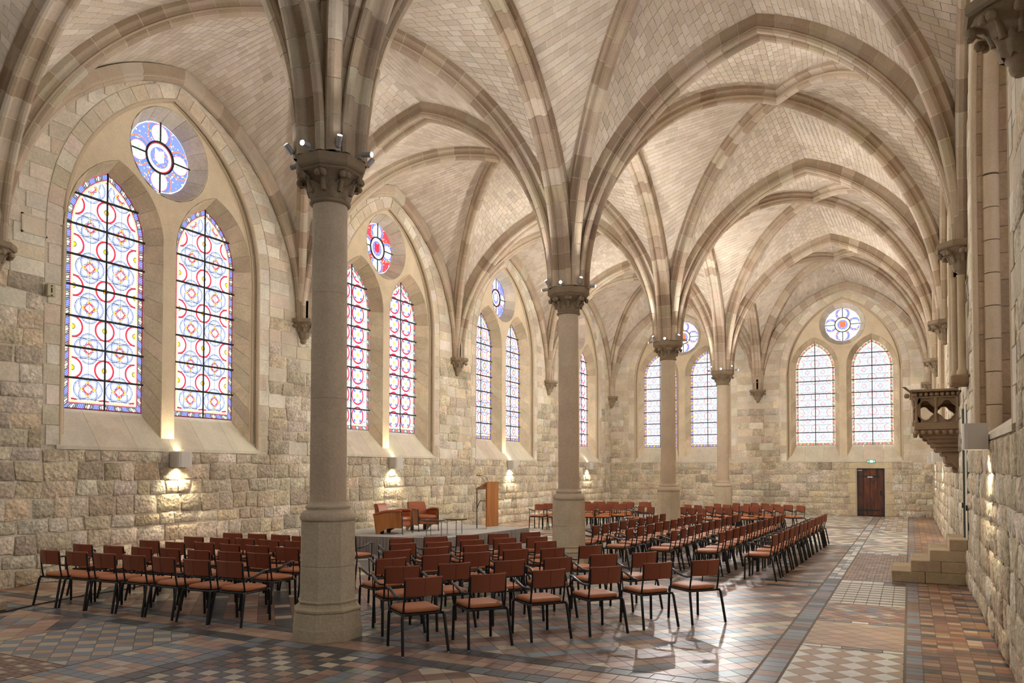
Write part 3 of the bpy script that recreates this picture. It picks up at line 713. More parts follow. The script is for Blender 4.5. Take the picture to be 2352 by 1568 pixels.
# vault blocks: the 300 largest in view are objects of their own
random.seed(5); sc = []
for k, (P, nn) in enumerate(web_cells):
    q = proj(sum(P, Vector()) / 4); ar = 0
    if q and 0 < q[0] < 2352 and 0 < q[1] < 1568:
        pp = [proj(p) for p in P]
        if all(pp): ar = abs(sum(pp[i][0] * pp[(i + 1) % 4][1] - pp[(i + 1) % 4][0] * pp[i][1] for i in range(4))) / 2
    sc.append((ar, k))
top = set(k for a, k in sorted(sc, reverse=True)[:300]); rest = MB()
for k, (P, nn) in enumerate(web_cells):
    mb = MB() if k in top else rest
    cl = jit(random.choice(WEBC), .03, .01)
    if random.random() < .035: cl = tuple(c * .84 for c in cl)
    block(mb, P, nn, .0036, .007, .002, cl, 0)
    if k in top: mb.build('vault_stone', m_vault, ceiling)
web_base.build('vault_mortar', m_vmort, ceiling)
o = rest.build('vault_stonework', m_vault, ceiling); o['kind'] = 'stuff'
mb = MB(); box(mb, XL - .6, YB - .6, ZT, XR + 1.2, YF + .6, ZT + .2); mb.build('light_blocking_slab', m_vmort, ceiling)  # unseen slab added to stop sky light leaking between webs and ribs
mb = MB(); box(mb, XL, YB, ZT - .9, XR, -6.8, ZT - .7); mb.build('flat_soffit', m_vmort, ceiling)

# ------------------------------------------------------------------ columns
def crocket_ring(root, z0, z1, r0, r1, n=8, a0=PI / 8, mat=None, size=1.0, half=None):
    for k in range(n):
        a = a0 + 2 * PI * k / n
        if half is not None and math.cos(a - half) < -.15: continue
        ca, sa = math.cos(a), math.sin(a); mb = MB()
        pts = [(r0 * ca, r0 * sa, z0), ((r0 + .03 * size) * ca, (r0 + .03 * size) * sa, z0 + (z1 - z0) * .5), ((r0 + .4 * (r1 - r0)) * ca, (r0 + .4 * (r1 - r0)) * sa, z0 + (z1 - z0) * .85), (r1 * ca, r1 * sa, z1), ((r1 + .03 * size) * ca, (r1 + .03 * size) * sa, z1 - .03 * size)]
        tube(mb, pts, [.03 * size, .026 * size, .024 * size, .03 * size, .026 * size], 6)
        for sg in (-1, 1): ball(mb, ((r1 + .01) * ca - sg * .03 * size * sa, (r1 + .01) * sa + sg * .03 * size * ca, z1 - .035 * size), .042 * size, 7, 5)
        mb.build('crocket', mat or m_cap, root)
def leaf_ring(root, z0, h, r0, r1, n=8, a0=0.0, mat=None, half=None, wd=.085):
    for k in range(n):
        a = a0 + 2 * PI * k / n
        if half is not None and math.cos(a - half) < -.15: continue
        ca, sa = math.cos(a), math.sin(a); mb = MB(); rows = []
        for (t, w_, r) in ((0, .55, r0 + .01), (.3, 1.0, r0 + .025), (.55, .8, r0 + .03), (.75, 1.0, r0 + .045), (1, .35, r1 + .03)):
            z = z0 + h * t; row = []
            for u in (-1, -.5, 0, .5, 1):
                rr = r - .035 * abs(u) ** 1.5 + (.008 if u == 0 else 0); x = u * w_ * wd
                row.append((rr * ca - x * sa, rr * sa + x * ca, z - .02 * abs(u)))
            rows.append(row)
        rings(mb, rows, False, (False, False), 0, WHITE, True)
        back = [[(p[0] - .03 * ca, p[1] - .03 * sa, p[2]) for p in r] for r in rows]; rings(mb, [list(reversed(r)) for r in back], False, (False, False), 0, WHITE, True)
        for e in (0, -1): rings(mb, [[r[e] for r in rows], [r[e] for r in back]], False, (False, False))
        mb.build('acanthus_leaf', mat or m_cap, root)
m_fix = plain('fixture_grey', (.42, .42, .43), .4, .2)
m_lens = emit('fixture_lens_lit', (1, .97, .93), 30.0)
COLS = [('nearest', 0), ('second', 7), ('third', 14), ('fourth', 21)]
def column(y, label):
    T = thing('stone_column', label, 'column', (0, y, 0), 0, 'octagonal-based columns down the middle of the hall')
    for z0, z1, r0, r1, cl in ((0, .30, .375, .355, (.93, .9, .86)),):
        mb = MB(); octa(mb, [(r0, z0), (r0, .12), (.37, .14), (r1, z1 - .02), (r1 - .01, z1)], col=cl); mb.build('plinth', m_ped, T)
    mb = MB(); octa(mb, [(.345, .30), (.362, .315), (.362, .335), (.35, .345), (.325, .36), (.305, .39), (.303, .405), (.318, .412), (.318, .425), (.30, .435)], col=(.9, .87, .82)); mb.build('plinth_moulding', m_ped, T)
    mb = MB(); octa(mb, [(.298, .43), (.296, .81)]); mb.build('pedestal_drum', m_ped, T)
    mb = MB(); octa(mb, [(.2945, .814), (.292, 1.31)], col=(.97, .96, .95)); mb.build('pedestal_drum', m_ped, T)
    mb = MB(); lathe(mb, [(.27, 1.305), (.30, 1.315), (.312, 1.335), (.314, 1.36), (.30, 1.395), (.275, 1.42), (.245, 1.435), (.238, 1.445), (.25, 1.455), (.256, 1.47), (.25, 1.485), (.232, 1.495), (.22, 1.51), (.21, 1.53)], 40); mb.build('column_base_rings', m_col, T)
    for z0, z1, cl in ((1.525, 2.7, (1, .97, .94)), (2.703, 3.9, (1, .98, .96)), (3.903, 4.93, (1, 1, 1))):
        mb = MB(); r = lambda z: .208 - (z - 1.5) * .0035; lathe(mb, [(r(z0), z0), (r(z1), z1)], 40, col=cl); mb.build('shaft_drum', m_col, T)
    mb = MB(); lathe(mb, [(.19, 4.925), (.215, 4.93), (.232, 4.945), (.232, 4.965), (.215, 4.98), (.2, 4.985)], 36); mb.build('necking', m_cap, T)
    mb = MB(); lathe(mb, [(.2, 4.98), (.205, 5.08), (.225, 5.16), (.27, 5.22), (.33, 5.265)], 24); mb.build('capital_bell', m_cap, T)
    leaf_ring(T, 4.985, .155, .205, .29, 8, 0, None, None, .095); leaf_ring(T, 5.06, .14, .225, .30, 8, PI / 8, None, None, .06); crocket_ring(T, 5.05, 5.24, .235, .345)
    mb = MB(); octa(mb, [(.325, 5.262), (.34, 5.275), (.335, 5.29), (.36, 5.305), (.375, 5.325), (.378, 5.34), (.378, 5.425), (.37, 5.435)]); mb.build('abacus', m_cap, T)
    mb = MB(); octa(mb, [(.345, 5.435), (.345, 5.455), (.335, 5.455), (.33, 5.435)]); box(mb, -.2, .33, 5.44, .2, .345, 5.47); mb.build('cable_tray', m_fix, T)
    mb = MB(); lathe(mb, [(.24, 5.43), (.24, 6.6), (.22, 7.0)], 16); mb.build('springer_core', m_cap, T)
    return T
colpos = ['first and nearest stone column, left of the middle chairs', 'second stone column, right behind the middle block of chairs', 'third stone column, before the left window of the end wall', 'fourth and farthest stone column, just left of the end-wall centre']
for (n_, y), lb in zip(COLS, colpos): column(y, lb)
column(-7, 'stone column beside the camera, outside the picture')
def spot(loc, aim, watts, cone, blend=.6, col=WARM, rad=.035):
    l = bpy.data.lights.new('spot_lamp', 'SPOT'); l.energy = watts; l.color = col; l.spot_size = cone; l.spot_blend = blend; l.shadow_soft_size = rad
    o = bpy.data.objects.new('spot_lamp', l); COL.objects.link(o); o.location = loc; o.rotation_euler = (Vector(aim) - Vector(loc)).to_track_quat('-Z', 'Y').to_euler(); return o
def fixture(y, ang, tilt, watts, cone, label, group, lit=True):
    """white tube lamp standing on the rim of a capital"""
    ca, sa = math.cos(ang), math.sin(ang); r = .40
    T = thing('spotlight', label, 'spotlight', (r * ca, y + r * sa, 5.45), ang, group)
    d = Vector((math.sin(tilt), 0, math.cos(tilt))); p0 = Vector((0, 0, .03)) + Vector((.03, 0, 0)); p1 = p0 + d * .115
    mb = MB(); tube(mb, [(-.02, 0, 0), p0 + d * .03], .007, 6); box(mb, -.05, -.025, -.012, .01, .025, .004); mb.build('bracket', m_fix, T)
    mb = MB(); tube(mb, [p0, p1], .031, 12, squash=1); mb.build('lamp_tube', m_fix, T)
    mb = MB(); tube(mb, [p1, p1 + d * .002], .027, 12); mb.build('lamp_lens', m_lens if lit else m_fix, T)
    if watts:
        R_ = Matrix.Rotation(ang, 3, 'Z'); dd = R_ @ d; loc = Vector((r * ca, y + r * sa, 5.45)) + R_ @ (p1 + d * .03); spot(loc, loc + dd, watts, cone)
wd8 = {0: 'towards the right wall', 1: 'towards the far right bay', 2: 'along the hall to the end wall', 3: 'towards the far left bay', 4: 'towards the left wall', 5: 'towards the near left bay', 6: 'back along the hall', 7: 'towards the near right bay'}
for ci, (cn, y) in enumerate(COLS + [('unseen', -7)]):
    for k in range(8):
        up = k % 2 == 1
        if cn == 'unseen' and k in (0, 2, 4, 6): continue
        ang = PI / 4 * k + .12
        lab = '%s lamp on the %s capital, aimed %s' % ('upward-tilted' if up else 'outward-tilted', cn, wd8[k])
        fixture(y, ang, math.radians(38) if up else math.radians(98), (UP_W if up else OUT_W) * ((1.5 if up else 2.2) if y > 10 else (.2 if cn == 'unseen' else ((.4 if k in (5, 6, 7) else .72) if y == 0 else .98))), math.radians(95 if up else 140), lab, 'lamps around the column capitals')

# corbels that carry the ribs at the walls
def corbel(x, y, ang, label, big=1.0, z=Z0):
    T = thing('wall_corbel', label, 'corbel', (x, y, 0), 0, 'carved corbels under the vault ribs')
    mb = MB(); pr = [(.31, z - .10), (.33, z - .08), (.33, z - .02), (.32, z)]
    octa(mb, [(r * big, zz) for r, zz in pr]); mb.build('corbel_slab', m_cap, T)
    mb = MB(); lathe(mb, [(.05, z - .50), (.10, z - .44), (.11, z - .38), (.16, z - .28), (.22, z - .18), (.29 * big, z - .10)], 16); mb.build('corbel_bell', m_cap, T)
    crocket_ring(T, z - .30, z - .14, .16, .28 * big, 8, 0, m_cap, 1.0, ang); leaf_ring(T, z - .42, .16, .12, .17, 8, PI / 8, m_cap, ang, .06)
    mb = MB(); ball(mb, (0, 0, z - .50), .075, 10, 6); mb.build('corbel_knob', m_cap, T)
ords = ['nearest', 'second', 'third', 'fourth']
for k, y in enumerate((0, 7, 14, 21)):
    corbel(XL + .06, y, 0, 'carved leaf corbel on the left wall, %s' % ('at the left picture edge', 'beside the nearest column', 'between first and second left windows beyond the column', 'just left of the second column shaft')[k])
    corbel(XR - .06, y, PI, 'carved leaf corbel on the right wall, %s' % ('cut by the top right corner', 'above the pulpit stair', 'second beyond the pulpit, above its parapet', 'small, last before the corner')[k], 1.1)
corbel(XL + .06, YF - .06, -PI / 4, 'small carved corbel in the far left corner'); corbel(0, YF - .06, -PI / 2, 'carved corbel between the two end-wall windows'); corbel(XR - .06, YF - .06, -3 * PI / 4, 'small carved corbel in the far right corner')
# engaged shafts on the right wall
for y in (0, 7, 14, 21):
    T = thing('wall_shaft', 'tall engaged stone shaft on the right wall, %s' % {0: 'nearest, at the picture edge', 7: 'above the pulpit', 14: 'second beyond the pulpit', 21: 'farthest'}[y], 'shaft', (XR - .05, y + .30, 0))
    for z0, z1 in ((Z0, 6.6), (6.62, 7.8), (7.82, 9.0), (9.02, 10.3)):
        mb = MB(); lathe(mb, [(.065, z0), (.065, z1 - .03), (.078, z1 - .02), (.078, z1)], 12); mb.build('shaft_drum', m_pul, T)
T = thing('colonnette_cluster', 'pair of slim stone colonnettes standing behind the pulpit parapet', 'colonnette', (XR - .06, 7.0, 0))
for dx, dy in ((-.12, -.06), (-.02, .16), (-.04, -.22)):
    mb = MB(); lathe(mb, [(.075, 3.36), (.075, 3.42), (.055, 3.46), (.055, 4.88), (.07, 4.9)], 12, (dx, dy)); mb.build('colonnette', m_dress, T)
mb = MB(); box(mb, -.2, -.32, 3.22, .055, .3, 3.36, b=.02); mb.build('colonnette_base', m_pul, T)
# arched niche behind the pulpit
NI = setting('trim_1', 'deep arched niche in the right wall behind the pulpit'); hole = [(8.7, 3.3), (12.3, 3.3), (12.3, 6.2), (11.6, 7.4), (10.5, 8.0), (9.4, 7.4), (8.7, 6.2)]
mb = MB(); n = len(hole)
mb.add([tfR(a, 0, b) for a, b in hole] + [tfR(a, 1.1, b) for a, b in hole], [(i, (i + 1) % n, n + (i + 1) % n, n + i) for i in range(n)] + [tuple(range(n, 2 * n))], 0, lin((240, 235, 220))); mb.build('niche_shell', m_ash, NI)
mb = MB(); tube(mb, [tfR(a, .0, b) for a, b in hole[1:] + hole[:1]], .06, 8); mb.build('niche_moulding', m_dress, NI)
# ------------------------------------------------------------------ floor
FL = setting('floor', 'worn glazed tile pavement in bands and diamond panels')
mb = MB(); box(mb, XL - .5, YB - .5, -.2, XR + .5, YF + .5, -.004); mb.build('grout_bed', m_grout, FL)
_ds = lambda t: tuple(x * .84 + .16 * (t[0] * .3 + t[1] * .55 + t[2] * .15) for x in t)
c_ = {k: tuple(min(.85, x * 1.12) for x in _ds(lin(v))) for k, v in dict(br=(128, 98, 84), pk=(168, 132, 110), dk=(74, 78, 84), bg=(118, 128, 138), cr=(188, 174, 150), wh=(218, 218, 208), og=(158, 114, 82), rd=(126, 88, 74), gn=(126, 134, 116), tan=(176, 148, 120), ol=(140, 128, 104), wm=(184, 160, 128)).items()}
TILES = []
def grid(x0, y0, x1, y1, sx, sy, fn, stag=0.0):
    ny = max(1, round((y1 - y0) / sy)); nx = max(1, round((x1 - x0) / sx)); dx, dy = (x1 - x0) / nx, (y1 - y0) / ny
    for j in range(ny):
        o = (stag * dx if j % 2 else 0)
        for i in range(-1 if o else 0, nx):
            a, b = x0 + i * dx + o, x0 + (i + 1) * dx + o; a, b = max(a, x0), min(b, x1)
            if b - a < .02: continue
            TILES.append(([(a, y0 + j * dy), (b, y0 + j * dy), (b, y0 + (j + 1) * dy), (a, y0 + (j + 1) * dy)], fn(i, j)))
def diag(x0, y0, x1, y1, px, py, fn):
    """diamond tiles, px wide and py long, clipped to the panel"""
    for i in range(-1, int((x1 - x0) / px * 2) + 2):
        for j in range(-1, int((y1 - y0) / py * 2) + 2):
            if (i + j) % 2: continue
            cx_, cy_ = x0 + i * px / 2, y0 + j * py / 2; p = [(cx_ - px / 2, cy_), (cx_, cy_ - py / 2), (cx_ + px / 2, cy_), (cx_, cy_ + py / 2)]
            for (a, b, cc) in ((1, 0, x1), (-1, 0, -x0), (0, 1, y1), (0, -1, -y0)):
                p = clip(p, a, b, cc)
                if len(p) < 3: break
            if len(p) >= 3:
                ar = abs(sum(p[q][0] * p[(q + 1) % len(p)][1] - p[(q + 1) % len(p)][0] * p[q][1] for q in range(len(p)))) / 2
                if ar > .0006: TILES.append((p, fn((i + j) // 2, (i - j) // 2)))
ch = random.choice
def J(*names): return lambda i, j: jit(c_[ch(names)], .14, .05)
def stripes(i, j): return jit(c_[('br', 'bg', 'br', 'pk', 'dk', 'pk')[j % 6]] if random.random() > .12 else c_['cr'], .13, .05)
def checker(a, b): return lambda i, j: jit(c_[a if (i % 2 + j % 2) % 2 == 0 else b], .1, .04)
def mosaic(i, j):
    if j % 4 == 0: return jit(c_['dk'], .15)
    return jit(c_[ch(('pk', 'br', 'cr', 'br', 'bg'))], .13, .05)
random.seed(3)
# border along the right wall
grid(5.87, -3, XR, YF, .148, .15, lambda i, j: jit(c_[('bg', 'br')[random.random() < .4] if i == 0 else ('dk' if (j % 4 == 1 and i in (1, 4, 5)) else ch(('og', 'br', 'og', 'tan', 'rd')))], .2, .08))
# panels between the border and the nave
xa, xb = 4.86, 5.85
grid(xa, -3, xb, -.2, .17, .17, J('br', 'pk', 'dk'))
diag(xa, -.2, xb, 2.02, .28, .30, lambda i, j: jit(c_['wh' if (i + j) % 2 == 0 else 'tan'], .08))
for yy in (2.04, 3.60): grid(xa, yy, xb, yy + .1, .2, .1, J('wh', 'bg'))
diag(xa, 2.16, xb, 3.58, .30, .26, J('tan', 'wm', 'tan'))
diag(xa, 3.72, xb, 5.08, .20, .22, J('bg', 'pk', 'cr', 'og', 'br'))
grid(xa, 5.10, xb, 7.3, .17, .12, lambda i, j: jit(c_['wh' if j % 2 == 0 else 'ol'], .10))
grid(xa, 7.32, xb, 7.62, .16, .15, J('bg', 'wh', 'dk'))
grid(xa, 7.64, xb, 12.3, .13, .06, J('br', 'ol', 'br', 'tan'), .5)
grid(xa, 12.32, xb, 12.9, .16, .14, J('bg', 'wh')); diag(xa, 12.9, xb, 20, .28, .3, J('wh', 'bg', 'wm', 'cr')); grid(xa, 20, xb, YF, .16, .16, J('wh', 'bg', 'wm', 'tan'))
grid(4.62, 7.64, 4.84, 14, .11, .16, J('wh', 'bg')); grid(4.62, -.6, 4.84, 7.62, .22, .19, J('bg', 'dk', 'br', 'bg')); grid(4.62, 14, 4.84, YF, .22, .19, J('wh', 'bg', 'tan'))
# cross bands at the column lines
for yb in (0, 7, 14, 21):
    for x0, x1 in ((-6.87, 4.60),):
        grid(x0, yb - .62, x1, yb - .42, .2, .2, J('dk', 'dk', 'bg')); grid(x0, yb - .40, x1, yb - .06, .18, .17, J('pk', 'tan', 'pk', 'br')); grid(x0, yb - .04, x1, yb + .14, .2, .18, J('dk', 'bg', 'dk'))
    # long bands of the middle aisle line
for x0, x1 in ((-.60, -.42), (.42, .60)):
    for y0, y1 in ((.16, 6.36), (7.16, 13.36), (14.16, 20.36), (21.16, YF)): grid(x0, y0, x1, y1, .18, .2, J('dk', 'bg', 'dk'))
for y0, y1 in ((.16, 6.36), (7.16, 13.36), (14.16, 20.36), (21.16, YF)): grid(-.40, y0, .40, y1, .16, .16, J('pk', 'br', 'gn', 'dk', 'cr'))
fnl = lambda i, j: jit(c_['cr' if random.random() < .12 else ('dk', 'br', 'pk', 'br')[i % 4]], .14, .05)
fn2 = lambda i, j: jit(c_['cr' if random.random() < .14 else ('bg', 'br', 'br', 'pk', 'bg', 'pk')[j % 6]], .14, .05)
fn3 = lambda i, j: jit(c_['wh' if random.random() < .3 else ('bg', 'wm', 'tan')[j % 3]], .12, .05)
diag(.62, .16, 4.60, 6.36, .29, .29, fn2); diag(-5.6, .16, -.62, 6.36, .30, .30, fnl)
diag(.62, 7.16, 4.60, 13.36, .29, .29, fn2); diag(-5.6, 7.16, -.62, 13.36, .30, .30, fn3)
diag(.62, 14.16, 4.60, 20.36, .29, .29, fn3); diag(-5.6, 14.16, -.62, 20.36, .3, .3, fn3); diag(.62, 21.16, 4.60, YF, .3, .3, fn3); diag(-5.6, 21.16, -.62, YF, .3, .3, fn3)
grid(-6.87, .16, -5.62, 6.36, .3, .16, J('og', 'tan', 'br'))
for y0, y1 in ((7.16, 13.36), (14.16, 20.36), (21.16, YF)): grid(-6.87, y0, -5.62, y1, .3, .18, J('tan', 'wm', 'br'))
# near panels, before the first column line
diag(1.75, -4.2, 4.60, -.64, .30, .30, fn2)
grid(-.30, -4.2, .98, -.64, .16, .15, lambda i, j: jit(c_['dk' if (i % 2 + j % 2) == 1 else ch(('pk', 'br', 'cr'))], .15, .05))
grid(1.0, -4.2, 1.73, -.64, .18, .17, J('gn', 'br', 'pk', 'dk', 'bg'))
grid(-.52, -4.2, -.32, -.64, .2, .2, J('dk', 'bg'))
grid(-1.3, -4.2, -.54, -.64, .15, .15, lambda i, j: jit(c_[ch(('cr', 'pk', 'tan', 'bg')) if j % 4 else 'bg'], .12))
diag(-3.0, -2.2, -1.32, -.64, .30, .24, lambda i, j: jit(c_['bg' if (i + j) % 2 else ch(('wm', 'cr', 'tan'))], .1))
grid(-3.0, -4.2, -1.32, -2.22, .13, .075, lambda i, j: jit(c_['cr' if (i * 3 + j) % 5 == 0 else 'br'], .14), .5)
diag(-6.87, -4.2, -3.02, -.64, .34, .34, lambda i, j: jit(c_['dk' if (i % 4 == 0 and j % 3) else ch(('pk', 'tan', 'pk', 'br', 'bg'))], .14, .05))
grid(-6.87, -13.9, 4.6, -4.22, .5, .5, J('br', 'pk', 'bg')); grid(4.62, -13.9, XR, -3.02, .5, .5, J('br', 'og')); grid(4.62, -3.02, 4.84, -.62, .2, .2, J('bg', 'dk'))
def tile_mesh(mb, p, col):
    n = len(p); cx_, cy_ = sum(a for a, b in p) / n, sum(b for a, b in p) / n
    rad = max(math.dist(q, (cx_, cy_)) for q in p); g = min(.3, .0035 / max(rad, .02)) ; tx, ty = random.uniform(-.002, .002), random.uniform(-.002, .002)
    lo = [(a + (cx_ - a) * g, b + (cy_ - b) * g, -.01) for a, b in p]; hi = [(a + (cx_ - a) * g * 1.6, b + (cy_ - b) * g * 1.6, 0 + (a - cx_) * tx + (b - cy_) * ty - .0008) for a, b in p]
    mb.add(lo + hi, [(i, (i + 1) % n, n + (i + 1) % n, n + i) for i in range(n)] + [tuple(range(n, 2 * n))], 0, col)
sc = []
for k, (p, cl) in enumerate(TILES):
    cx_, cy_ = sum(a for a, b in p) / len(p), sum(b for a, b in p) / len(p); q = proj((cx_, cy_, 0)); ar = 0
    if q and 0 < q[0] < 2352 and 900 < q[1] < 1580:
        A = abs(sum(p[i][0] * p[(i + 1) % len(p)][1] - p[(i + 1) % len(p)][0] * p[i][1] for i in range(len(p)))) / 2; ar = A / q[2] ** 3
    sc.append((ar, k))
top = set(k for a, k in sorted(sc, reverse=True)[:300]); rest = MB()
for k, (p, cl) in enumerate(TILES):
    mb = MB() if k in top else rest
    # orientation up
    s_ = sum(p[i][0] * p[(i + 1) % len(p)][1] - p[(i + 1) % len(p)][0] * p[i][1] for i in range(len(p)))
    tile_mesh(mb, p if s_ > 0 else list(reversed(p)), cl)
    if k in top: mb.build('tile', m_tile, FL)
o = rest.build('tilework', m_tile, FL); o['kind'] = 'stuff'

# ------------------------------------------------------------------ pulpit on the right wall
m_ballf = m_pul
PU = thing('stone_pulpit', 'carved stone pulpit with quatrefoil parapet on stepped corbel, right wall', 'pulpit', (XR, 9.6, 0))
X0, Y1 = -.75, 1.75   # projection from the wall, length along it
def quatre(cx_, cz, r, n=7):
    o = []
    for k in range(4):
        a0 = PI / 2 * k - PI / 2; ccx, ccz = cx_ + r * .62 * math.cos(a0), cz + r * .62 * math.sin(a0)
        for i in range(n):
            a = a0 - 1.25 + 2.5 * i / (n - 1); o.append((ccx + r * .48 * math.cos(a), ccz + r * .48 * math.sin(a)))
    return o
# near side panel (faces the camera) and front panel
mb = MB(); plate(mb, [(X0 + .02, 2.80), (0, 2.80), (0, 3.26), (X0 + .02, 3.26)], [quatre(-.56, 3.03, .165), quatre(-.20, 3.03, .165)], lambda s, d, z: Vector((s, .04 + d, z)), .09); mb.build('parapet_panel', m_pul, PU)
mb = MB(); plate(mb, [(.04, 2.80), (Y1, 2.80), (Y1, 3.26), (.04, 3.26)], [quatre(.04 + .22 + i * .425, 3.03, .165) for i in range(4)], lambda s, d, z: Vector((X0 + .02 + d, s, z)), .09); mb.build('parapet_panel', m_pul, PU)
mb = MB(); plate(mb, [(X0 + .02, 2.80), (0, 2.80), (0, 3.26), (X0 + .02, 3.26)], [quatre(-.56, 3.03, .165), quatre(-.20, 3.03, .165)], lambda s, d, z: Vector((s, Y1 - .1 + d, z)), .09); mb.build('parapet_panel', m_pul, PU)
for cx_ in (-.56, -.20):
    mb = MB(); q = quatre(cx_, 3.03, .182); tube(mb, [(a, .035, b) for a, b in q + q[:1]], .012, 5); mb.build('quatrefoil_moulding', m_pul, PU)
for cx_, cy_ in ((X0 + .04, .03), (-.385, .03), (-.03, .03), (X0 + .04, Y1 - .05), (X0 + .0, .45), (X0 + .0, .9), (X0 + .0, 1.35)):
    mb = MB(); lathe(mb, [(.04, 2.80), (.04, 2.83), (.024, 2.85), (.022, 3.2), (.035, 3.23), (.04, 3.26)], 10, (cx_, cy_)); mb.build('parapet_shaft', m_pul, PU)
def lay(z0, z1, ex, ey0, ey1, name, b=.012, col=WHITE):
    mb = MB(); box(mb, ex, ey0, z0, 0, ey1, z1, 0, col, b); mb.build(name, m_pul, PU)
lay(3.26, 3.29, X0 - .01, -.01, Y1 + .02, 'cornice_band'); lay(3.375, 3.42, X0 - .07, -.07, Y1 + .06, 'cornice_top'); lay(3.29, 3.375, X0 + .03, .04, Y1 - .03, 'cornice_cavetto')
for i in range(9): mb = MB(); ball(mb, (X0 + .03 + i * .088, 0.0, 3.33), .038, 8, 6); mb.build('ball_flower', m_pul, PU)
for i in range(16): mb = MB(); ball(mb, (X0 - .01, .06 + i * .11, 3.33), .038, 7, 5); mb.build('ball_flower', m_pul, PU)
mb = MB(); rings(mb, [[(X0 - .07, -.07, 3.36), (X0 - .02, -.07, 3.36), (X0 - .02, -.02, 3.36), (X0 - .07, -.02, 3.36)], [(X0 - .20, -.18, 3.47), (X0 - .14, -.18, 3.47), (X0 - .14, -.13, 3.47), (X0 - .20, -.13, 3.47)]]); ball(mb, (X0 - .12, -.1, 3.30), .05, 8, 6); mb.build('corner_gargoyle', m_pul, PU)
lay(2.66, 2.80, X0 - .0, -.0, Y1, 'floor_slab')
for i in range(7): mb = MB(); ball(mb, (X0 + .04 + i * .115, -.0, 2.61), .047, 8, 6); mb.build('ball_flower', m_pul, PU)
for i in range(12): mb = MB(); ball(mb, (X0 + .02, .1 + i * .14, 2.61), .047, 7, 5); mb.build('ball_flower', m_pul, PU)
st = [(2.56, 2.66, -.66, .03), (2.49, 2.56, -.60, .08), (2.42, 2.49, -.52, .12), (2.34, 2.42, -.46, .18), (2.25, 2.34, -.40, .24), (2.17, 2.25, -.30, .34), (2.02, 2.17, -.24, .42), (1.96, 2.02, -.22, .46), (1.84, 1.96, -.10, .62)]
for k, (z0, z1, ex, ey) in enumerate(st):
    for nm, ww in (('corbel_step', (ey + .0, ey + .34)), ('corbel_step', (Y1 - ey - .34, Y1 - ey))):
        if ww[1] - ww[0] > .05 and ww[0] < ww[1]:
            mb = MB(); pr = [(0, z0), (ex + .04, z0), (ex + .01, z0 + .02), (ex, z0 + (z1 - z0) * .6), (ex + .01, z1), (0, z1)]
            rings(mb, [[(x, y, z) for x, z in pr] for y in ww]); mb.build(nm, m_pul, PU)
mb = MB(); pr = [(0, 1.9), (-.06, 1.95), (-.2, 2.15), (-.42, 2.4), (-.6, 2.6), (0, 2.6)]; rings(mb, [[(x, y, z) for x, z in pr] for y in (.3, Y1 - .3)]); mb.build('corbel_cone', m_pul, PU)

# ------------------------------------------------------------------ steps up to the wall door
SN = thing('stone_steps', 'short flight of four rough stone steps against the right wall', 'steps', (0, 0, 0))
xs = [5.63, 5.92, 6.20, 6.49, XR]
for k in range(4):
    z0, z1 = .187 * k, .187 * (k + 1); cuts = [xs[k]]; x = xs[k]
    w_ = [.52, .5, .6, .5]
    while cuts[-1] < xs[4] - .35: cuts.append(min(xs[4], cuts[-1] + random.uniform(.3, .55)))
    if len(cuts) == 1: cuts.append(xs[4])
    cuts[-1] = xs[4]
    for a, b in zip(cuts[:-1], cuts[1:]):
        for y0, y1 in ((7.8, 8.5), (8.5, 9.15)):
            mb = MB(); box(mb, a + .002, y0 + .002, z0 + .001, b - .002, y1, z1, 0, jit(WHITE, .12), .009); mb.build('step_block', m_step, SN)
D2 = setting('door_2', 'dark narrow iron-hinged door at the head of the wall steps')
mb = MB(); box(mb, XR + .05, 7.36, .75, XR + .12, 8.34, 2.94); mb.build('door_leaf', plain('door_dark_green', (.012, .02, .018), .5), D2)
mb = MB(); box(mb, XR - .03, 7.26, .74, XR + .06, 7.36, 2.95, b=.01); box(mb, XR - .03, 8.34, .74, XR + .06, 8.44, 2.95, b=.01); mb.build('door_jamb', plain('jamb_verdigris', lin((70, 84, 76)), .6), D2)
for z in (1.25, 2.35):
    for y in (7.3, 8.36): mb = MB(); box(mb, XR - .05, y, z, XR + .0, y + .06, z + .09, b=.006); mb.build('hinge', m_wire, D2)

# ------------------------------------------------------------------ plank door in the end wall
D1 = setting('door_1', 'old brown plank door with iron straps in the end wall')
mw = wood_mat('old_door_wood', lin((40, 22, 16)), lin((104, 54, 28)), .5, 1.6, (1, 1, .25), .15)
x = 3.97
for k, wd_ in enumerate((.24, .25, .27, .25)):
    cl = (.75, .7, .7) if k == 0 else (jit((1.1, 1, .95), .15) if k < 3 else (.8, .8, .8))
    for z0, z1 in ((.02, 1.97),): mb = MB(); box(mb, x, YF + .10, z0, x + wd_ - .006, YF + .15, z1, 0, cl, .005); mb.build('plank', mw, D1)
    x += wd_
for z in (.22, 1.62):
    mb = MB(); box(mb, 3.97, YF + .085, z, 4.82, YF + .10, z + .055, b=.004)
    for i in range(7): ball(mb, (4.02 + i * .12, YF + .085, z + .027), .012, 6, 4)
    mb.build('iron_strap', m_wire, D1)
mb = MB(); box(mb, 3.98, YF + .07, 1.88, 4.16, YF + .10, 1.925, b=.004); mb.build('door_closer', m_fix, D1)
mb = MB(); box(mb, 4.36, YF + .075, 1.60, 4.55, YF + .084, 1.645); mb.build('name_plate', plain('plate_white', (.75, .75, .72), .5), D1)
mb = MB(); box(mb, 4.84, YF + .06, .86, 4.89, YF + .10, 1.06, b=.008); tube(mb, [(4.865, YF + .06, .98), (4.865, YF + .02, .98), (4.79, YF + .02, .98)], .009, 6); mb.build('door_handle', m_wire, D1)
mb = MB(); mwf = plain('frame_white_paint', (.6, .56, .52), .5)
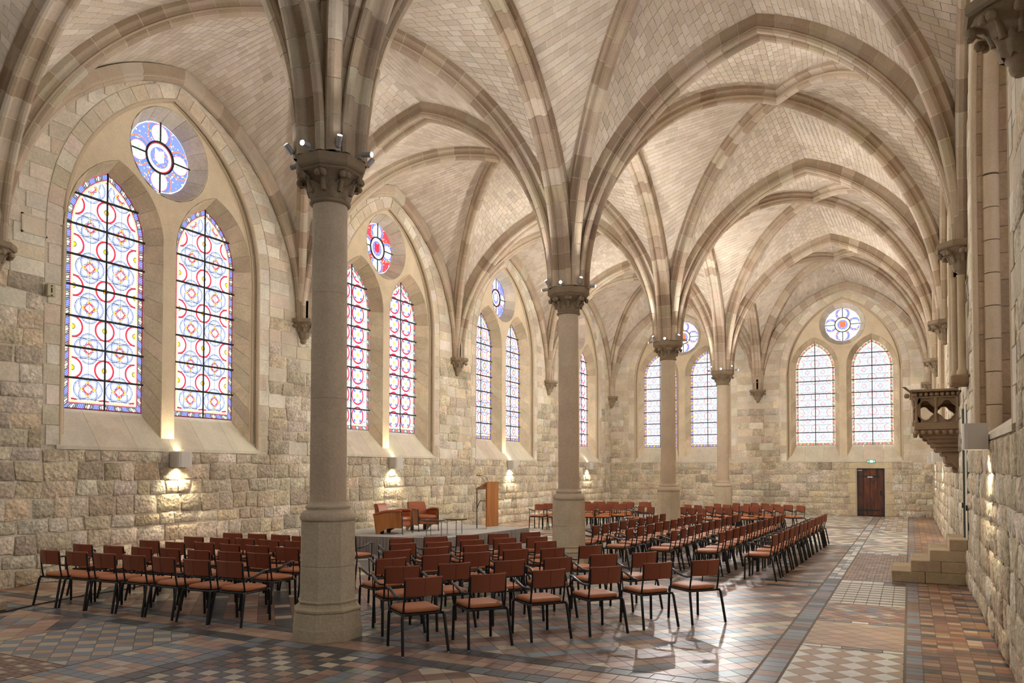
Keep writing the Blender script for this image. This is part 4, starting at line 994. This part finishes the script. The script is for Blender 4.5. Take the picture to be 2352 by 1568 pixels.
for a in ((3.925, 0, 3.962, 2.02), (5.0, 0, 5.037, 2.02), (3.925, 1.985, 5.037, 2.02)): box(mb, a[0], YF + .02, a[1], a[2], YF + .16, a[3])
mb.build('door_frame', mwf, D1)
mb = MB(); box(mb, 3.9, YF + .151, 0, 5.08, YF + .5, 2.04); mb.build('door_backing', m_wire, D1)
for z0, z1, xa_, xb_ in ((0, .5, 3.60, 3.92), (.5, .95, 3.68, 3.92), (.95, 1.4, 3.62, 3.92), (1.4, 1.98, 3.68, 3.92), (0, .5, 5.04, 5.30), (.5, .95, 5.04, 5.36), (.95, 1.4, 5.04, 5.28), (1.4, 1.98, 5.04, 5.3), (1.98, 2.22, 3.68, 5.3)):
    mb = MB(); block(mb, [(xa_, YF, z0), (xb_, YF, z0), (xb_, YF, z1), (xa_, YF, z1)], nF, .005, .03, .006, jit(lin((212, 194, 158)), .05)); mb.build('door_surround', m_ash, D1)
EX = thing('exit_sign', 'small green and white emergency exit sign above the plank door', 'sign', (4.51, YF - .02, 2.27))
mg = emit('sign_green', lin((20, 130, 90)), .5); mwh = emit('sign_white', (.95, .95, .9), .8)
mb = MB(); box(mb, -.16, -.04, -.07, .16, .02, .07, b=.008); mb.build('housing', m_fix, EX)
mb = MB(); box(mb, -.15, -.046, -.06, .15, -.04, .06); mb.build('sign_face', mg, EX)
mb = MB(); box(mb, -.055, -.049, -.045, .07, -.046, .045); box(mb, -.13, -.049, -.03, -.10, -.046, .03); box(mb, .10, -.049, -.03, .13, -.046, .03); mb.build('sign_panel', mwh, EX)
mb = MB(); ball(mb, (.0, -.05, .028), .011, 6, 4); box(mb, -.02, -.051, -.012, .015, -.049, .018); box(mb, -.035, -.051, -.035, -.012, -.049, -.012); box(mb, .005, -.051, -.03, .03, -.049, -.01); mb.build('running_figure', plain('figure_yellow', lin((230, 190, 30)), .5), EX)

# ------------------------------------------------------------------ wall sconces
m_sc = plain('sconce_plaster', lin((206, 200, 188)), .5)
m_scl = emit('sconce_diffuser_lit', (1, .85, .62), 12)
def sconce(x, y, z, side, label, wattu, wattd):
    T = thing('wall_sconce', label, 'wall light', (x, y, z), 0 if side > 0 else PI, 'up-and-down wall lights')
    mb = MB(); pr = []
    for (a, b) in ((0, -.17), (.20, -.17), (.235, -.15), (.25, -.10), (.25, .10), (.235, .15), (.20, .17), (0, .17)): pr.append((a, b))
    inn = [(a * .93 + .002, b * .93) for a, b in pr]; n = len(pr)
    vs = [(a, b, zz) for zz in (-.15, .15) for a, b in pr] + [(a, b, zz) for zz in (-.15, .15) for a, b in inn]
    fs = []
    for i in range(n):
        j = (i + 1) % n; fs += [(i, j, n + j, n + i), (2 * n + j, 2 * n + i, 3 * n + i, 3 * n + j), (j, i, 2 * n + i, 2 * n + j), (n + i, n + j, 3 * n + j, 3 * n + i)]
    mb.add(vs, fs); mb.build('shade', m_sc, T)
    mb = MB(); tube(mb, [(.1, 0, -.06), (.1, 0, .06)], .03, 8); mb.build('lamp_bulb', m_scl, T)
    mb = MB(); box(mb, .0, -.05, -.03, .08, .05, .03); mb.build('lamp_mount', m_fix, T)
    for s_, wt in ((1, wattu), (-1, wattd)):
        loc = Vector((x + side * .11, y, z + s_ * .125)); spot(loc, loc + Vector((-side * .10, 0, s_)), wt, math.radians(118), .9, (1, .84, .60), .03)
for y, lb in ((3.52, 'beneath the nearest left window'), (10.61, 'behind the stage, between armchair and lectern'), (17.68, 'on the left wall beyond the lectern'), (25.16, 'on the left wall, small, beside the second column')):
    sconce(XL + .04, y, 2.09, 1, 'curved plaster wall light %s' % lb, SCONCE_W * .5, SCONCE_W)
for y, lb in ((3.5, 'large and near on the right wall'), (17.5, 'on the right wall past the pulpit, nearer of two'), (24.5, 'on the right wall past the pulpit, farther of two')):
    sconce(XR - .04, y, 2.28, -1, 'boxy plaster wall light %s' % lb, SCONCE_W * .5, SCONCE_W)

# ------------------------------------------------------------------ stage and its furniture
STZ = .385
ST = thing('low_stage', 'low carpeted platform with a pleated grey cloth skirt by the left wall', 'stage', (0, 0, 0))
A_, B_, Cc, D_ = (-6.6, 6.83), (-3.25, 7.58), (-2.98, 11.3), (-6.6, 11.75)
m_cpt = plain('stage_carpet', lin((182, 180, 175)), .8, 0, .3, 60, .2); m_skirt = plain('skirt_cloth', lin((142, 133, 126)), .8, 0, .3, 40, .15)
mb = MB(); P4 = [A_, B_, Cc, D_]; rings(mb, [[(x, y, z) for x, y in P4] for z in (STZ - .04, STZ)]); mb.build('platform_top', m_cpt, ST)
mb = MB(); rings(mb, [[(-5.0 + (x + 5.0) * .9, 9.3 + (y - 9.3) * .9, z) for x, y in P4] for z in (0.0, STZ - .04)]); mb.build('platform_frame', m_wire, ST)
for p, q in ((A_, B_), (B_, Cc)):
    L_ = math.dist(p, q); n = int(L_ / .012); dx, dy = (q[0] - p[0]) / L_, (q[1] - p[1]) / L_; nx, ny = dy, -dx; rows = []
    for z, am in ((STZ - .002, .002), (STZ - .03, .007), (.2, .012), (.004, .016)):
        row = []
        for i in range(n + 1):
            s = L_ * i / n; wv = am * (math.sin(i * 1.05 + 1.4 * math.sin(i * .13)) + .6 * math.sin(i * .37 + 2 * z)); row.append((p[0] + dx * s + nx * (wv + .03), p[1] + dy * s + ny * (wv + .03), z))
        rows.append(row)
    mb = MB(); rings(mb, rows, False, (False, False), 0, WHITE, True); mb.build('pleated_skirt', m_skirt, ST)
m_wd = wood_mat('honey_veneer', lin((150, 90, 44)), lin((190, 124, 66)), .35, 2.2, (1, 1, .1)); m_lth = plain('armchair_leather', lin((164, 90, 52)), .36, 0, .15, 40, .5)
def club_chair(x, y, ang, label):
    """club chair: local +y is the front"""
    T = thing('club_armchair', label, 'armchair', (x, y, STZ), ang, 'leather club chairs on the stage')
    for sg in (-1, 1):
        # side panel: trapezoid with an arched foot, curved top
        out = [(-.36, .0), (-.33, .0)]
        for i in range(9): t = i / 8; out.append((-.30 + .58 * t, .02 + .13 * math.sin(PI * .5 * min(1, t * 1.6))))
        out += [(.30, .16), (.27, .52)]
        for i in range(7): t = i / 6; out.append((.25 - .68 * t, .53 - .02 * t - .07 * t * t))
        mb = MB(); plate(mb, out, [], lambda s, d, z: Vector((sg * (.27 + d * 1.0), s, z)), .025); mb.build('side_panel', m_wd, T)
        mb = MB(); tube(mb, [(sg * .27, -.44 + .72 * i / 8, .445 + .10 * math.sin(PI * .5 * min(1, i / 6)) - .0 * i) for i in range(9)], [.03, .04, .042, .042, .042, .042, .042, .04, .034], 8, squash=.9); mb.build('arm_pad', m_lth, T)
        mb = MB(); box(mb, sg * .262 - .02, -.30, .2, sg * .262 + .0 if sg > 0 else sg * .262 + .02, .26, .50, b=.01); mb.build('arm_lining', m_lth, T)
        mb = MB(); tube(mb, [(sg * .275, .27, .54), (sg * .275, .30, .50), (sg * .272, .31, .3), (sg * .268, .31, .02), (sg * .268, .335, .008)], .011, 6); mb.build('leg', m_wire, T)
    mb = MB(); box(mb, -.24, -.26, .30, .24, .30, .40, b=.03, smooth=True); mb.build('seat_cushion', m_lth, T)
    mb = MB(); box(mb, -.235, -.28, .18, .235, .28, .30, b=.02); mb.build('seat_base', m_lth, T)
    pr = [(-.24, .32), (-.30, .50), (-.34, .66), (-.37, .70), (-.42, .71), (-.455, .68), (-.44, .62), (-.40, .45), (-.36, .2)]
    mb = MB(); rings(mb, [[(xx * (1 - .06 * (z > .6)), yy, z) for yy, z in pr] for xx in (-.24, -.22, .22, .24)], True, (True, True), 0, WHITE, True); mb.build('backrest', m_lth, T)
    mb = MB(); box(mb, -.2, -.30, 0, -.15, -.22, .2); box(mb, .15, -.30, 0, .2, -.22, .2); mb.build('rear_block', m_wire, T)
club_chair(-4.93, 8.10, -math.radians(80), 'brown leather and wood club armchair nearest the camera, turned sideways')
club_chair(-4.86, 9.16, -math.radians(120), 'brown leather and wood club armchair behind, facing the round tables')
m_ttop = plain('table_dark_gloss', (.014, .008, .007), .15, 0, 0, spec=.6)
for x, y, a, lb in ((-3.78, 7.96, .3, 'round dark side table on thin metal legs, nearer the armchairs'), (-3.55, 8.55, 1.2, 'round dark side table behind, nearer the lectern')):
    T = thing('side_table', lb, 'table', (x, y, STZ), a, 'round side tables on the stage')
    mb = MB(); lathe(mb, [(.27, .345), (.29, .35), (.29, .368), (.285, .373)], 32); mb.build('table_top', m_ttop, T)
    for k in range(3):
        aa = 2 * PI * k / 3; mb = MB(); tube(mb, [(.2 * math.cos(aa), .2 * math.sin(aa), .346), (.2 * math.cos(aa), .2 * math.sin(aa), .0)], .009, 8); mb.build('leg', plain('brushed_steel', (.25, .26, .27), .3, .9) if k == 0 and x < -3.7 else bpy.data.materials['brushed_steel'], T)
LE = thing('lectern', 'oak lectern with sloping top and thin black legs on the stage', 'lectern', (-3.63, 10.5, STZ), math.radians(-12))
mb = MB(); rings(mb, [[(-.03, -.22, z), (.02, -.22, z), (.02, .22, z), (-.03, .22, z)] for z in (.06, 1.17)]); mb.build('front_panel', m_wd, LE)
mb = MB(); box(mb, -.028, -.218, 0, .018, .218, .06); mb.build('plinth_strip', m_sc, LE)
mb = MB(); pr = [(.02, 1.17), (.02, 1.21), (-.36, 1.04), (-.36, 1.0)]; rings(mb, [[(x, y, z) for x, z in pr] for y in (-.22, .22)]); mb.build('sloping_top', m_wd, LE)
for y in (-.205, .205):
    mb = MB(); tube(mb, [(-.345, y, 1.0), (-.345, y, 0)], .013, 6); mb.build('leg', m_wire, LE)
    mb = MB(); tube(mb, [(-.345, y, .5), (-.30, y, .62), (-.22, y, .72), (-.03, y, .72)], .009, 6); mb.build('brace', m_wire, LE)
for k, y in enumerate((-.12, .08)):
    T = thing('microphone', ('gooseneck microphone on the lectern, nearer its front corner', 'gooseneck microphone on the lectern, bending over from behind')[k], 'microphone', (-3.63, 10.5, STZ), math.radians(-12), 'lectern microphones')
    mb = MB(); tube(mb, [(-.12 - .02 * k, y, 1.12), (-.16 - .05 * k, y - .02, 1.24), (-.24, y - .04, 1.33), (-.34, y - .06 - .1 * k, 1.37)], .005, 5); mb.build('gooseneck', m_wire, T)
    mb = MB(); tube(mb, [(-.34, y - .06 - .1 * k, 1.37), (-.37, y - .07 - .1 * k, 1.375)], .011, 7); mb.build('capsule', m_wire, T)
    mb = MB(); box(mb, -.15 - .02 * k, y - .02, 1.10, -.10 - .02 * k, y + .02, 1.155); mb.build('mount', m_wire, T)

# ------------------------------------------------------------------ stacking armchairs
def make_chair():
    T = thing('leather_armchair', 'x', 'chair')
    # seat cushion
    mb = MB(); n = 24; rr = []
    for z, ins in ((.412, .03), (.418, .008), (.435, 0), (.452, .006), (.463, .03), (.467, .09)):
        ring = []
        for i in range(n):
            a = 2 * PI * i / n; c, s = math.cos(a), math.sin(a); e = .28
            x = math.copysign(abs(c) ** e, c) * (.215 - ins) * (1 + .04 * s); y = math.copysign(abs(s) ** e, s) * (.205 - ins) + .015
            ring.append((x, y, z))
        rr.append(ring)
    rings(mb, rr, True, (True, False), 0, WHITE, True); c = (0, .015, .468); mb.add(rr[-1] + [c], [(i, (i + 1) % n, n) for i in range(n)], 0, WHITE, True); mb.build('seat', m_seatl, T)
    # frame under the seat
    mb = MB()
    for p, q in (((-.215, .215), (.215, .215)), ((-.215, -.195), (.215, -.195))): tube(mb, [(p[0], p[1], .402), (q[0], q[1], .402)], .013, 6)
    for sg in (-1, 1): tube(mb, [(sg * .215, -.20, .402), (sg * .215, .22, .402)], .012, 6)
    box(mb, -.19, -.18, .392, .19, .2, .412); mb.build('seat_frame', m_metal, T)
    # curved backrest
    mb = MB(); N = 12
    def bk(z0, z1, th0, th1):
        f = []; 
        for z in (z0, z1):
            for th in (th0, th1):
                f.append([(.205 * u, -.215 - .03 * (1 - u * u) - (z - .6) * .12 + th, z) for u in [-1 + 2 * i / N for i in range(N + 1)]])
        return f
    zs = [(.592, .0, 0.004), (.600, 0, -.006), (.78, 0, -.006), (.787, 0, .004)]
    out = [[(.207 * u, -.222 - .048 * (1 - u * u) - (z - .6) * .10, z) for u in [-1 + 2 * i / N for i in range(N + 1)]] for z in (.592, .598, .69, .781, .787)]
    out[0] = [(x, y + .008, z) for x, y, z in out[0]]; out[-1] = [(x, y + .008, z) for x, y, z in out[-1]]
    inn = [[(x, y + .020, z) for x, y, z in r] for r in out]; inn[0] = [(x, y - .008, z) for x, y, z in inn[0]]; inn[-1] = [(x, y - .008, z) for x, y, z in inn[-1]]
    loops = [out[k] + list(reversed(inn[k])) for k in range(5)]
    rings(mb, loops, True, (False, False), 0, WHITE, False)
    for lp in (loops[0], loops[-1]):
        m2 = len(lp); mb.add(lp, [(i, i + 1, m2 - 2 - i, m2 - 1 - i) for i in range(N)])
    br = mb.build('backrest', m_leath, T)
    mb = MB(); tube(mb, [(0, -.2725 - (z - .6) * .10, z) for z in (.594, .69, .785)], .0028, 5); mb.build('back_seam', m_leath, br)
    for sg in (-1, 1):
        mb = MB(); tube(mb, [(sg * .205, -.185, .40), (sg * .208, -.205, .50), (sg * .206, -.222, .60), (sg * .203, -.232, .765)], .011, 6); mb.build('back_post', m_metal, T)
        mb = MB(); tube(mb, [(sg * .205, -.20, .405), (sg * .222, -.215, .405), (sg * .231, -.226, .38), (sg * .250, -.298, .012)], .0160, 8); tube(mb, [(sg * .250, -.298, .012), (sg * .250, -.300, 0)], .011, 8, 1); mb.build('leg', [m_metal, m_foot], T)
        mb = MB(); tube(mb, [(sg * .205, .215, .405), (sg * .215, .222, .400), (sg * .219, .222, .37), (sg * .228, .228, .012)], .0160, 8); tube(mb, [(sg * .228, .228, .012), (sg * .228, .228, 0)], .011, 8, 1); mb.build('leg', [m_metal, m_foot], T)
        mb = MB(); tube(mb, [(sg * .208, -.215, .585), (sg * .240, -.18, .582), (sg * .258, -.10, .592), (sg * .263, .0, .622), (sg * .260, .09, .650), (sg * .257, .145, .650), (sg * .252, .168, .632)], [.012, .017, .019, .019, .019, .016, .010], 8, squash=.75); mb.build('armrest', m_arm, T)
        mb = MB(); tube(mb, [(sg * .254, .150, .64), (sg * .250, .152, .52), (sg * .240, .156, .43), (sg * .215, .16, .404)], .0080, 6); mb.build('arm_support', m_metal, T)
    return T
ch0 = make_chair(); used = [False]
def place(x, y, rz, label, group):
    """x,y: position of the top of the backrest"""
    cxx, cyy = x + .245 * -math.sin(rz), y + .245 * math.cos(rz)
    if not used[0]: r = ch0; used[0] = True
    else:
        r = ch0.copy(); COL.objects.link(r)
        for c in ch0.children:
            d = c.copy(); COL.objects.link(d); d.parent = r
            for g in c.children: e = g.copy(); COL.objects.link(e); e.parent = d
    r.location = (cxx, cyy, 0); r.rotation_euler = (0, 0, rz); r['label'] = label; r['group'] = group
    return r
random.seed(21)
nth = ['first', 'second', 'third', 'fourth', 'fifth', 'sixth', 'seventh', 'eighth', 'ninth', 'tenth', 'eleventh', 'twelfth', 'thirteenth', 'fourteenth', 'fifteenth']
Lrows = [[(-4.61, -.37), (-4.10, -.32), (-3.58, -.28), (-3.04, -.24), (-2.50, -.22), (-1.89, -.23), (-1.40, -.16)],
         [(-5.02, .38), (-4.39, .43), (-3.86, .49), (-3.37, .57), (-2.80, .58), (-2.26, .63), (-1.79, .69)],
         [(-4.67, 1.24), (-4.10, 1.25), (-3.66, 1.42), (-3.10, 1.40), (-2.58, 1.44), (-1.99, 1.43)],
         [(-4.60, 2.02), (-4.08, 2.09), (-3.64, 2.21), (-3.11, 2.20), (-2.58, 2.22), (-2.04, 2.26)],
         [(-4.62, 2.86), (-4.12, 2.94), (-3.62, 2.98), (-3.10, 2.94), (-2.55, 3.4)]]
Crows = [[(1.47, -.22), (1.93, .32), (2.36, .93), (2.82, 1.50), (3.24, 2.14), (3.68, 2.69)],
         [(.74, .43), (1.12, .95), (1.56, 1.52), (1.96, 2.08), (2.34, 2.71), (2.74, 3.20)],
         [(.14, 1.03), (.43, 1.62), (.74, 2.14), (1.03, 2.73), (1.41, 3.14), (1.74, 3.76)],
         [(-.37, 1.86), (-.12, 2.46), (.23, 3.0), (.53, 3.52), (.88, 4.05)],
         [(-.87, 2.71), (-.52, 3.16), (-.27, 3.75), (.04, 4.27), (.41, 4.72)],
         [(-1.42, 3.44), (-1.09, 3.94), (-.79, 4.47), (-.45, 4.96), (-.1, 5.52)]]
for j, row in enumerate(Lrows):
    for i, (x, y) in enumerate(row):
        place(x, y, math.radians(2 + random.uniform(-3, 3)), 'brown leather armchair, %s from the left, %s row from camera, block by left wall' % (nth[i], nth[j]), 'chairs of the left block beside the wall')
for j, row in enumerate(Crows):
    for i, (x, y) in enumerate(row):
        d = math.atan2(row[-1][1] - row[0][1], row[-1][0] - row[0][0])
        place(x, y, d + random.uniform(-.05, .05), 'brown leather armchair, %s from the left, %s row from camera, middle block' % (nth[i], nth[j]), 'chairs of the middle block facing the stage')
Rcols = [(3.85, [7.01, 7.68, 8.23, 8.83, 9.42, 10.06, 10.60, 11.20, 11.80, 12.48, 13.05, 13.57, 14.14], .16), (2.92, [7.18, 7.75, 8.35, 8.94, 9.54, 10.05, 10.72, 11.38, 11.98, 12.57, 13.10, 13.65], .14),
         (2.06, [7.15, 7.81, 8.40, 8.98, 9.58, 10.16, 10.78, 11.42, 12.0, 12.68, 13.2], .0), (1.18, [7.24, 7.92, 8.54, 9.13, 9.72, 10.30, 10.88, 11.50, 12.10, 12.75], .0), (.33, [7.66, 8.21, 8.72, 9.32, 9.93, 10.62, 11.22, 11.75, 12.37], 0)]
cn = ['outermost', 'second', 'third', 'fourth', 'innermost']
for j, (x, ys, dx) in enumerate(Rcols):
    for i, y in enumerate(ys):
        place(x + dx * i / max(1, len(ys) - 1), y, math.radians(90 + random.uniform(-3, 3)), 'brown leather armchair, %s from camera in the %s file, right aisle block' % (nth[i], cn[j]), 'chairs of the right block facing the left wall')
Frows = [[(-1.43, 16.06), (-1.01, 15.68)], [(-.11, 15.98), (.27, 15.56), (.65, 15.19)], [(-.40, 17.67), (-.03, 17.49), (.43, 17.04), (.86, 16.51), (1.19, 16.18)], [(.27, 18.91), (.69, 18.37), (1.01, 18.16), (1.38, 17.72), (1.74, 17.33)],
         [(.74, 19.66), (1.17, 19.28), (1.60, 18.60), (2.0, 18.28), (2.37, 18.0)], [(1.25, 20.1), (1.63, 19.84), (2.06, 19.3), (2.46, 19.13), (2.89, 18.74)]]
for j, row in enumerate(Frows):
    for i, (x, y) in enumerate(row):
        place(x, y, math.radians(135 + random.uniform(-4, 4)), 'small far armchair facing the camera, %s from the left, %s row of far right-hand block' % (nth[i], nth[j]), 'chairs of the far block turned to the stage')
Grows = [[(-4.69, 15.72), (-4.10, 15.80), (-3.60, 15.98), (-3.18, 16.12), (-2.69, 16.28)], [(-4.72, 16.45), (-4.15, 16.5), (-3.45, 16.75), (-2.90, 16.82), (-2.50, 17.14)], [(-4.2, 17.3), (-3.57, 17.45), (-3.0, 17.6), (-2.47, 17.70)], [(-4.3, 18.54), (-3.80, 18.66), (-3.34, 18.75), (-2.80, 18.85), (-2.28, 19.1)]]
for j, row in enumerate(Grows):
    for i, (x, y) in enumerate(row):
        place(x, y, math.radians(186 + random.uniform(-3, 3)), 'small far armchair facing the camera, %s from the left, %s row of far left-hand block' % (nth[i], nth[j]), 'chairs of the far block by the left wall')

# ------------------------------------------------------------------ small things
T = tag(MB().build('floor_cable', m_wire) if 0 else bpy.data.objects.new('x', None)) if 0 else None
mb = MB(); tube(mb, [(-4.0, -1.9, .008), (-4.73, -.93, .008), (-4.92, -.36, .008), (-5.03, .07, .008), (-5.08, .5, .008), (-5.1, 1.2, .008), (-5.35, 2.2, .008), (-5.6, 3.4, .008)], .008, 6); o = mb.build('floor_cable', m_wire); tag(o, 'black cable running over the floor behind the left block of chairs', 'cable')
mb = MB(); box(mb, -6.2, -1.75, 0, -4.86, -.75, .15, 0, WHITE, .02); o = mb.build('stone_block', m_step); tag(o, 'low pale stone block on the floor at the left picture edge', 'stone block')
T = thing('wall_bracket', 'small pale metal bracket with two bolts on the left wall', 'bracket', (XL, .95, 4.89))
mb = MB(); box(mb, .02, -.07, -.10, .10, .07, .10, b=.008); mb.build('bracket_plate', plain('bracket_cream', lin((190, 178, 142)), .5), T)
for z in (-.085, .07): mb = MB(); tube(mb, [(.10, 0, z), (.115, 0, z)], .012, 8); mb.build('bolt', m_wire, T)
mb = MB(); box(mb, .101, -.012, -.04, .104, .012, .04); mb.build('slot', m_wire, T)
T = thing('wall_hatch', 'flat framed access hatch plastered flush into the left wall', 'hatch', (XL, .69, 5.92))
mb = MB(); box(mb, .0, -.19, -.14, .03, .19, .14); mb.build('hatch_panel', m_plast, T)
mb = MB()
for a in ((-.21, -.16, .21, -.135), (-.21, .135, .21, .16), (-.21, -.16, -.185, .16), (.185, -.16, .21, .16)): box(mb, .0, a[0], a[1], .042, a[2], a[3])
mb.build('hatch_frame', m_sill, T)
